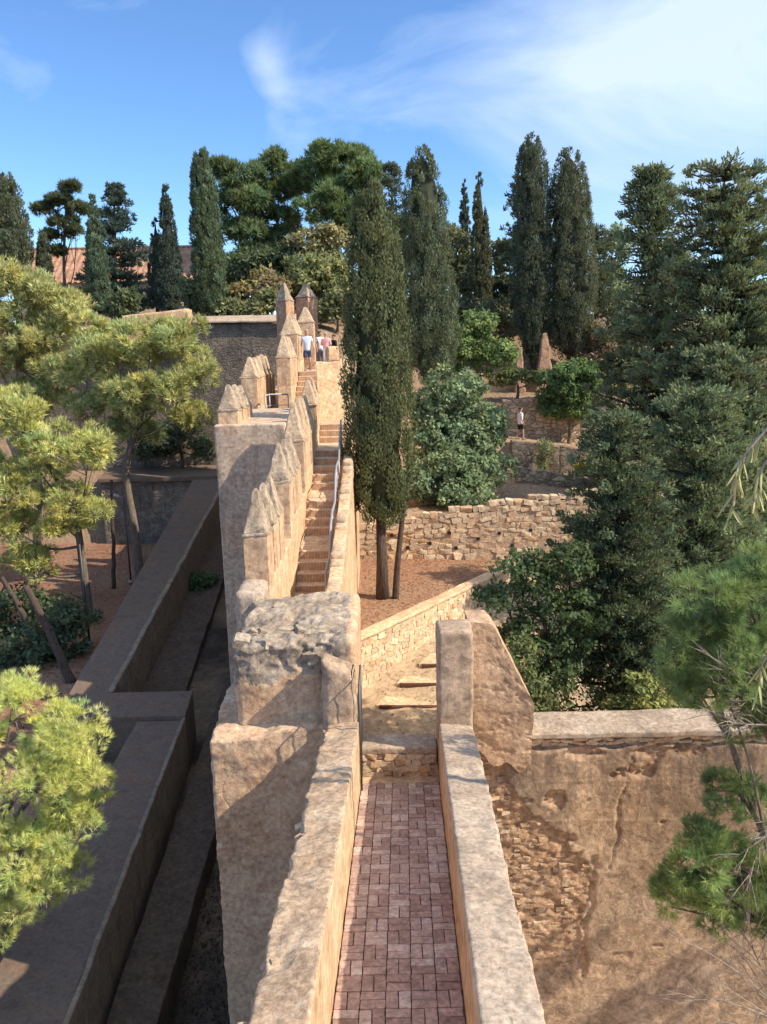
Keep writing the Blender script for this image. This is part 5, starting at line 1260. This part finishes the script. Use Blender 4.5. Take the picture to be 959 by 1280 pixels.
b_ = ATZ(45, 800, -11.15); bare_trunk('second leaning trunk nearer the left edge', [(b_[0], b_[1], GZ(b_[0], b_[1]) - .1), wp(25, 760, b_[1]), wp(2, 722, b_[1] + .2)], .13, .09)
b_ = ATZ(142, 735, -11.3); bare_trunk('thin upright dark trunk left of the slim lamp post', [(b_[0], b_[1], GZ(b_[0], b_[1]) - .1), wp(142, 680, b_[1]), wp(139, 600, b_[1])], .11, .07)

wt = empty('drooping_leaf_tree', (5.6, 7.0, GZ(5.6, 7.0)), 'tree with long drooping yellow-green leaves at the right edge', 'tree')
V, F = tube_arrays(smooth_path([(5.6, 7.0, GZ(5.6, 7.0) - .1), (5.5, 7.0, -7), (5.4, 6.9, -3), (5.1, 6.9, -.8)], 7), np.linspace(.16, .06, 21)[:len(smooth_path([(0, 0, 0), (0, 0, 1), (0, 0, 2), (0, 0, 3)], 7))], 9); put('trunk', new_mesh('trunk', V, F, BARK), wt)
LEAFY = plain('willow_leaf', (.42, .43, .20), .5, 0, .3, 30)
xx = np.linspace(0, 1, 7); hw = .5 * np.sin(np.pi * np.clip(xx, .02, .98)) ** .8
Vl = np.concatenate([np.stack([hw, .15 * xx ** 2, -xx], 1), np.stack([-hw, .15 * xx ** 2, -xx], 1)]); Vl2 = np.stack([0 * xx, .15 * xx ** 2 - .12, -xx], 1)
Vl = np.concatenate([Vl, Vl2]); i = np.arange(6)
LEAFM = new_mesh('leaf', Vl, np.concatenate([np.stack([i, i + 14, i + 15, i + 1], 1), np.stack([i + 14, i + 7, i + 8, i + 15], 1)]), LEAFY)
for bi, bp in enumerate(([(1075, 440), (1010, 480), (960, 535), (925, 580), (915, 640)], [(1075, 480), (1015, 520), (975, 560), (950, 590), (940, 640)], [(1010, 760), (985, 800), (955, 825), (948, 860)])):
    Q = smooth_path([wp(px, py, 6.9 + .12 * bi) for px, py in bp], 8)
    Q = np.vstack([np.array((5.12, 6.9, -.85 - (2.0 if bi == 2 else 0))) if bi < 2 else np.array((5.42, 6.9, -3.2)), Q])
    br_ = put_wood(wt, [(Q, np.linspace(.03, .004, len(Q)), 6)], TWIG, 'branch')
    for _ in range(30 if bi < 2 else 12):
        k = g.uniform(.35, 1) * (len(Q) - 1); k0 = int(min(k, len(Q) - 2)); p_ = Q[k0] + (Q[k0 + 1] - Q[k0]) * (k - k0)
        put('leaf', LEAFM, wt, p_, (g.uniform(-.5, .5), g.uniform(-.55, .55), g.uniform(0, 6.28)), (g.uniform(.026, .038), .1, g.uniform(.16, .28)))

# ------------------------------------------------------------------ people
SKIN = plain('skin', (.48, .29, .20), .55, 0, .1); HAIR = plain('dark_hair', (.05, .035, .028), .7); HAIR_G = plain('grey_hair', (.33, .30, .27), .7)
SHOE = plain('shoe', (.16, .14, .13), .7)
def cloth(name, c): return plain(name, c, .85, 0, .2, 14)
def skin_obj(name, verts, edges, radii, m, parent, sub=2):
    me = bpy.data.meshes.new(name); me.from_pydata([tuple(v) for v in verts], edges, []); me.update()
    o = bpy.data.objects.new(name, me); COL.objects.link(o); o.parent = parent
    md = o.modifiers.new('skin', 'SKIN'); md.use_smooth_shade = True
    if not me.skin_vertices: me.attributes.new
    sv = me.skin_vertices[0].data if me.skin_vertices else None
    if sv is None:
        return o
    for i, r_ in enumerate(radii):
        sv[i].radius = (r_, r_) if np.isscalar(r_) else r_
        sv[i].use_root = (i == 0)
    ss = o.modifiers.new('subsurf', 'SUBSURF'); ss.levels = sub; ss.render_levels = sub
    me.materials.append(m); return o
def ensure_skin(o):
    with bpy.context.temp_override(object=o, active_object=o): pass
def person(label, loc, face, shirt, legs_cloth, hair, pose, long_legs=False, h=1.75, skirt=False):
    """face: heading angle, 0 = towards -Y (the camera)"""
    t = empty('person', loc, label, 'person'); t.rotation_euler = (0, 0, face); t.scale = (h / 1.75,) * 3
    V, E_, Rd = [], [], []
    def add(p, r_, par=None):
        V.append(p); Rd.append(r_)
        if par is not None: E_.append((par, len(V) - 1))
        return len(V) - 1
    pel = add((0, 0, .95), (.145, .105)); sp1 = add((0, .01, 1.12), (.135, .10), pel); ch = add((0, 0, 1.33), (.165, .11), sp1)
    nk = add((0, .01, 1.48), (.06, .06), ch); nk2 = add((0, -.005, 1.54), (.052, .055), nk); jaw = add((0, -.02, 1.60), (.064, .08), nk2)
    hd = add((0, -.01, 1.68), (.076, .092), jaw); add((0, 0, 1.735), (.055, .065), hd)
    add((0, -.115, 1.645), .014, jaw)                              # nose
    for s_ in (-1, 1): add((s_ * .082, .0, 1.65), .016, jaw)        # ears
    J = {}
    for s_, key in ((-1, 'r'), (1, 'l')):
        sh = add((s_ * .185, .0, 1.42), (.058, .058), ch); J['s' + key] = V[sh]
        el = add(pose[key + '_el'], .042, sh); wr = add(pose[key + '_wr'], .029, el); J['e' + key] = V[el]
        d = np.array(pose[key + '_wr']) - np.array(pose[key + '_el']); d = d / np.linalg.norm(d)
        pm_ = add(tuple(np.array(V[wr]) + d * .075), (.038, .02), wr)
        side = np.cross(d, (0, 1, 0)); side = side / (np.linalg.norm(side) + 1e-6); fwd = np.cross(side, d)
        for f_, (off, ln) in enumerate(((-.03, .062), (-.01, .075), (.011, .07), (.03, .055))):
            k1 = add(tuple(np.array(V[pm_]) + d * .045 + side * off), .0085, pm_)
            add(tuple(np.array(V[k1]) + d * ln * .8 + fwd * -.02), .0075, k1)
        th = add(tuple(np.array(V[wr]) + d * .05 - side * .045 * s_), .0095, pm_); add(tuple(np.array(V[th]) + d * .04 - side * .012 * s_), .008, th)
        hp_ = add((s_ * .088, .0, .88), (.088, .092), pel); kn = add(pose[key + '_kn'], .058, hp_); an = add(pose[key + '_an'], .04, kn); J['h' + key] = V[hp_]; J['k' + key] = V[kn]; J['a' + key] = V[an]
        a_ = np.array(V[an]); hl = add(tuple(a_ + (0, .03, -.055)), .033, an); add(tuple(a_ + (s_ * .015, -.10, -.062)), (.042, .026), an); add(tuple(a_ + (s_ * .02, -.16, -.068)), (.032, .02), len(V) - 1)
    build = []
    build.append(('body', V, E_, Rd, SKIN))
    # shirt
    sv, se, sr = [(0, .005, .80), (0, .005, .95), (0, .01, 1.12), (0, 0, 1.33), (0, .01, 1.47)], [(0, 1), (1, 2), (2, 3), (3, 4)], [(.175, .14), (.172, .138), (.165, .13), (.18, .13), (.085, .085)]
    for key in 'rl':
        n0 = len(sv); e_ = np.array(J['e' + key]); s0 = np.array(J['s' + key]); sv += [tuple(s0 + (0, 0, -.005)), tuple(s0 + (e_ - s0) * (.75 if not pose.get('long_sleeve') else 1.0))]; se += [(3, n0), (n0, n0 + 1)]; sr += [.07, .06]
        if pose.get('long_sleeve'): w_ = np.array(pose[key + '_wr']); sv.append(tuple(w_)); se.append((n0 + 1, n0 + 2)); sr.append(.045)
    build.append(('shirt', sv, se, sr, shirt))
    sv, se, sr = [(0, 0, 1.0), (0, 0, .88)], [(0, 1)], [(.155, .118), (.14, .112)]
    for key in 'rl':
        n0 = len(sv); hp_, kn, an = (np.array(J[q + key]) for q in 'hka'); e_ = kn + (an - kn) * .9 if long_legs else hp_ + (kn - hp_) * .88
        sv += [tuple(hp_ + (0, 0, -.03)), tuple(hp_ + (kn - hp_) * .6 if not long_legs else kn), tuple(e_)]; se += [(1, n0), (n0, n0 + 1), (n0 + 1, n0 + 2)]; sr += [(.105, .11), .092 if not long_legs else .085, .088 if not long_legs else .078]
    build.append(('trousers' if long_legs else 'shorts', sv, se, sr, legs_cloth))
    for nm, v_, e_, r_, m in build:
        me = bpy.data.meshes.new(nm); me.from_pydata([tuple(float(c) for c in q) for q in v_], e_, []); me.update()
        o = bpy.data.objects.new(nm, me); COL.objects.link(o); o.parent = t
        bpy.context.view_layer.objects.active = o
        md = o.modifiers.new('skin', 'SKIN'); md.use_smooth_shade = True
        if not me.skin_vertices:
            bpy.ops.mesh.customdata_skin_add()
        for i, q in enumerate(r_):
            d_ = me.skin_vertices[0].data[i]; d_.radius = (q, q) if np.isscalar(q) else q; d_.use_root = i == 0
        ss = o.modifiers.new('subsurf', 'SUBSURF'); ss.levels = 1; ss.render_levels = 1
        me.materials.append(m)
    # hair cap, eyes, shoes
    u = unit_rand(1, g)
    an_ = np.linspace(0, 2 * math.pi, 13)[:-1]; el_ = np.linspace(-.25, math.pi / 2 - .05, 6)
    Vh = np.array([(math.cos(a) * math.cos(e) * .09, math.sin(a) * math.cos(e) * .112 + .012, 1.675 + math.sin(e) * .098 + (.055 * max(0, -math.sin(a)) if e < .2 else 0)) for e in el_ for a in an_])
    i = np.arange(12); Fh = np.concatenate([np.stack([k * 12 + i, k * 12 + (i + 1) % 12, (k + 1) * 12 + (i + 1) % 12, (k + 1) * 12 + i], 1) for k in range(5)])
    o = bpy.data.objects.new('hair', new_mesh('hair', Vh, [Fh, np.array([[60 + k for k in range(12)]])], hair)); COL.objects.link(o); o.parent = t
    for s_ in (-1, 1):
        Ve, Fe = tube_arrays([(s_ * .03, -.098, 1.668), (s_ * .03, -.104, 1.668)], .009, 6); o = bpy.data.objects.new('eye', new_mesh('eye', Ve, Fe, HAIR)); COL.objects.link(o); o.parent = t
    Ve, Fe = tube_arrays([(-.022, -.097, 1.592), (0, -.103, 1.59), (.022, -.097, 1.592)], .005, 5); o = bpy.data.objects.new('mouth', new_mesh('mouth', Ve, Fe, cloth('lips', (.36, .15, .12)))); COL.objects.link(o); o.parent = t
    for key in 'rl':
        a_ = np.array(J['a' + key]); s_ = -1 if key == 'r' else 1
        Ve, Fe = hexa_arrays([(a_[0] - .045, a_[1] - .19, a_[2] - .09), (a_[0] + .045, a_[1] - .19, a_[2] - .09), (a_[0] + .045, a_[1] + .08, a_[2] - .09), (a_[0] - .045, a_[1] + .08, a_[2] - .09),
                              (a_[0] - .035, a_[1] - .16, a_[2] - .045), (a_[0] + .035, a_[1] - .16, a_[2] - .045), (a_[0] + .042, a_[1] + .07, a_[2] - .005), (a_[0] - .042, a_[1] + .07, a_[2] - .005)], .08, .02, 0)
        o = bpy.data.objects.new('shoe', new_mesh('shoe', Ve, Fe, SHOE)); COL.objects.link(o); o.parent = t
    return t
STAND = dict(r_el=(-.235, .03, 1.15), r_wr=(-.24, -.06, .93), l_el=(.235, .03, 1.15), l_wr=(.245, -.08, .94), r_kn=(-.10, -.02, .49), r_an=(-.11, .02, .09), l_kn=(.10, -.03, .49), l_an=(.12, -.02, .09))
HOLD = dict(STAND, l_el=(.25, .02, 1.16), l_wr=(.30, -.14, 1.0), l_kn=(.10, -.08, .50), l_an=(.11, -.05, .10))
WALK = dict(STAND, r_kn=(-.09, -.13, .50), r_an=(-.09, -.16, .09), l_kn=(.09, .02, .48), l_an=(.09, .16, .11), r_el=(-.25, .10, 1.16), l_el=(.25, -.02, 1.15), l_wr=(.24, -.14, .95))
LONG = dict(STAND, long_sleeve=True, r_el=(-.25, -.02, 1.16), r_wr=(-.14, -.22, 1.10), l_el=(.25, -.02, 1.16), l_wr=(.14, -.22, 1.12))
q = AT(385, 463, 34.5)
person('man in pale blue shirt and navy shorts coming down the upper steps', (q[0], q[1], ZU + .003), .1, cloth('pale_blue_shirt', (.60, .68, .78)), cloth('navy_shorts', (.05, .075, .14)), HAIR_G, HOLD)
q = AT(408, 445, 38.0)
person('person in pink top and pink trousers seen from behind near the parapet', (q[0], q[1], ZU + .003), math.pi - .3, cloth('pink_shirt', (.72, .42, .42)), cloth('pink_trousers', (.70, .50, .47)), HAIR_G, LONG, long_legs=True, h=1.7)
q = AT(401, 445, 39.2)
person('person in white shirt and dark cap partly behind the person in pink', (q[0], q[1], ZU + .003), .6, cloth('white_shirt', (.75, .77, .80)), cloth('grey_trousers', (.20, .20, .22)), HAIR, STAND, long_legs=True, h=1.78)
q = AT(418, 445, 38.8)
person('person in black standing against the parapet right of the person in pink', (q[0], q[1], ZU + .003), -1.0, cloth('black_shirt', (.02, .02, .023)), cloth('black_trousers', (.025, .025, .03)), HAIR, LONG, long_legs=True, h=1.6)
q = AT(650, 547, 42.0)
person('walker in white shirt and black shorts on the terrace path', (q[0], q[1], GZ(q[0], q[1]) + .03), math.pi * .62, cloth('white_tshirt', (.78, .79, .80)), cloth('black_shorts', (.03, .03, .035)), HAIR, WALK)

# ------------------------------------------------------------------ fallen needles and leaves
def litter(name, label, n, sampler, base, size, seed):
    g_ = np.random.default_rng(seed); P = sampler(g_, n); n = len(P)
    D = nrm(np.stack([g_.normal(size=n), g_.normal(size=n), g_.normal(0, .25, n)], -1))
    V, F, c = leaf_arrays(P, D, size * g_.uniform(.5, 1.4, n), size * .45 * g_.uniform(.5, 1.3, n), tints(n, np.asarray(base) / FOLIAGE, .45, .12, g_), g_, np.tile((0, 0, 1.), (n, 1)))
    o = put(name, new_mesh(name, V, F, LEAF, smooth=False, col=c)); tag(o, label, None, None, 'stuff')
def on_ground(x0, x1, y0_, y1_, cond):
    def f(g_, n):
        x = g_.uniform(x0, x1, n); y = g_.uniform(y0_, y1_, n); k_ = cond(x, y); x, y = x[k_], y[k_]
        P = np.stack([x, y, np.zeros_like(x)], -1)
        b_ = fbm(P * .35, 4, 3) * .12 + fbm(P * 2.1, 3, 9) * .05
        return np.stack([x, y, ground_h(x, y) + b_ + .015], -1)
    return f
litter('leaf_litter', 'dry brown leaf litter covering the floor of the shaded gully', 11000, on_ground(-5.2, -2.7, 8, 30, lambda x, y: x > -5.0 - .1 * np.clip(y - 20, 0, 20)), (.075, .052, .038), .09, 1)
litter('needle_litter', 'fallen needles and pebbles scattered on the red earth terrace', 7000, on_ground(-.8, 6, 20.5, 28.6, lambda x, y: diag_side(x, y) < -2.2), (.30, .19, .12), .08, 2)
litter('path_litter', 'dry leaves scattered on the pale path behind the rampart', 5000, on_ground(-.3, 9, 12, 28, lambda x, y: diag_side(x, y) > .6), (.34, .24, .15), .08, 3)
litter('slope_litter', 'dry leaves and stones on the terraces of the right slope', 5000, on_ground(-1, 14, 29.4, 50, lambda x, y: x > -1), (.30, .22, .14), .13, 4)
litter('pine_litter', 'brown pine needles under the left pines', 6000, on_ground(-20, -9.8, 22, 45.5, lambda x, y: x < -10.2 - .06 * (y - 23)), (.20, .12, .08), .13, 5)
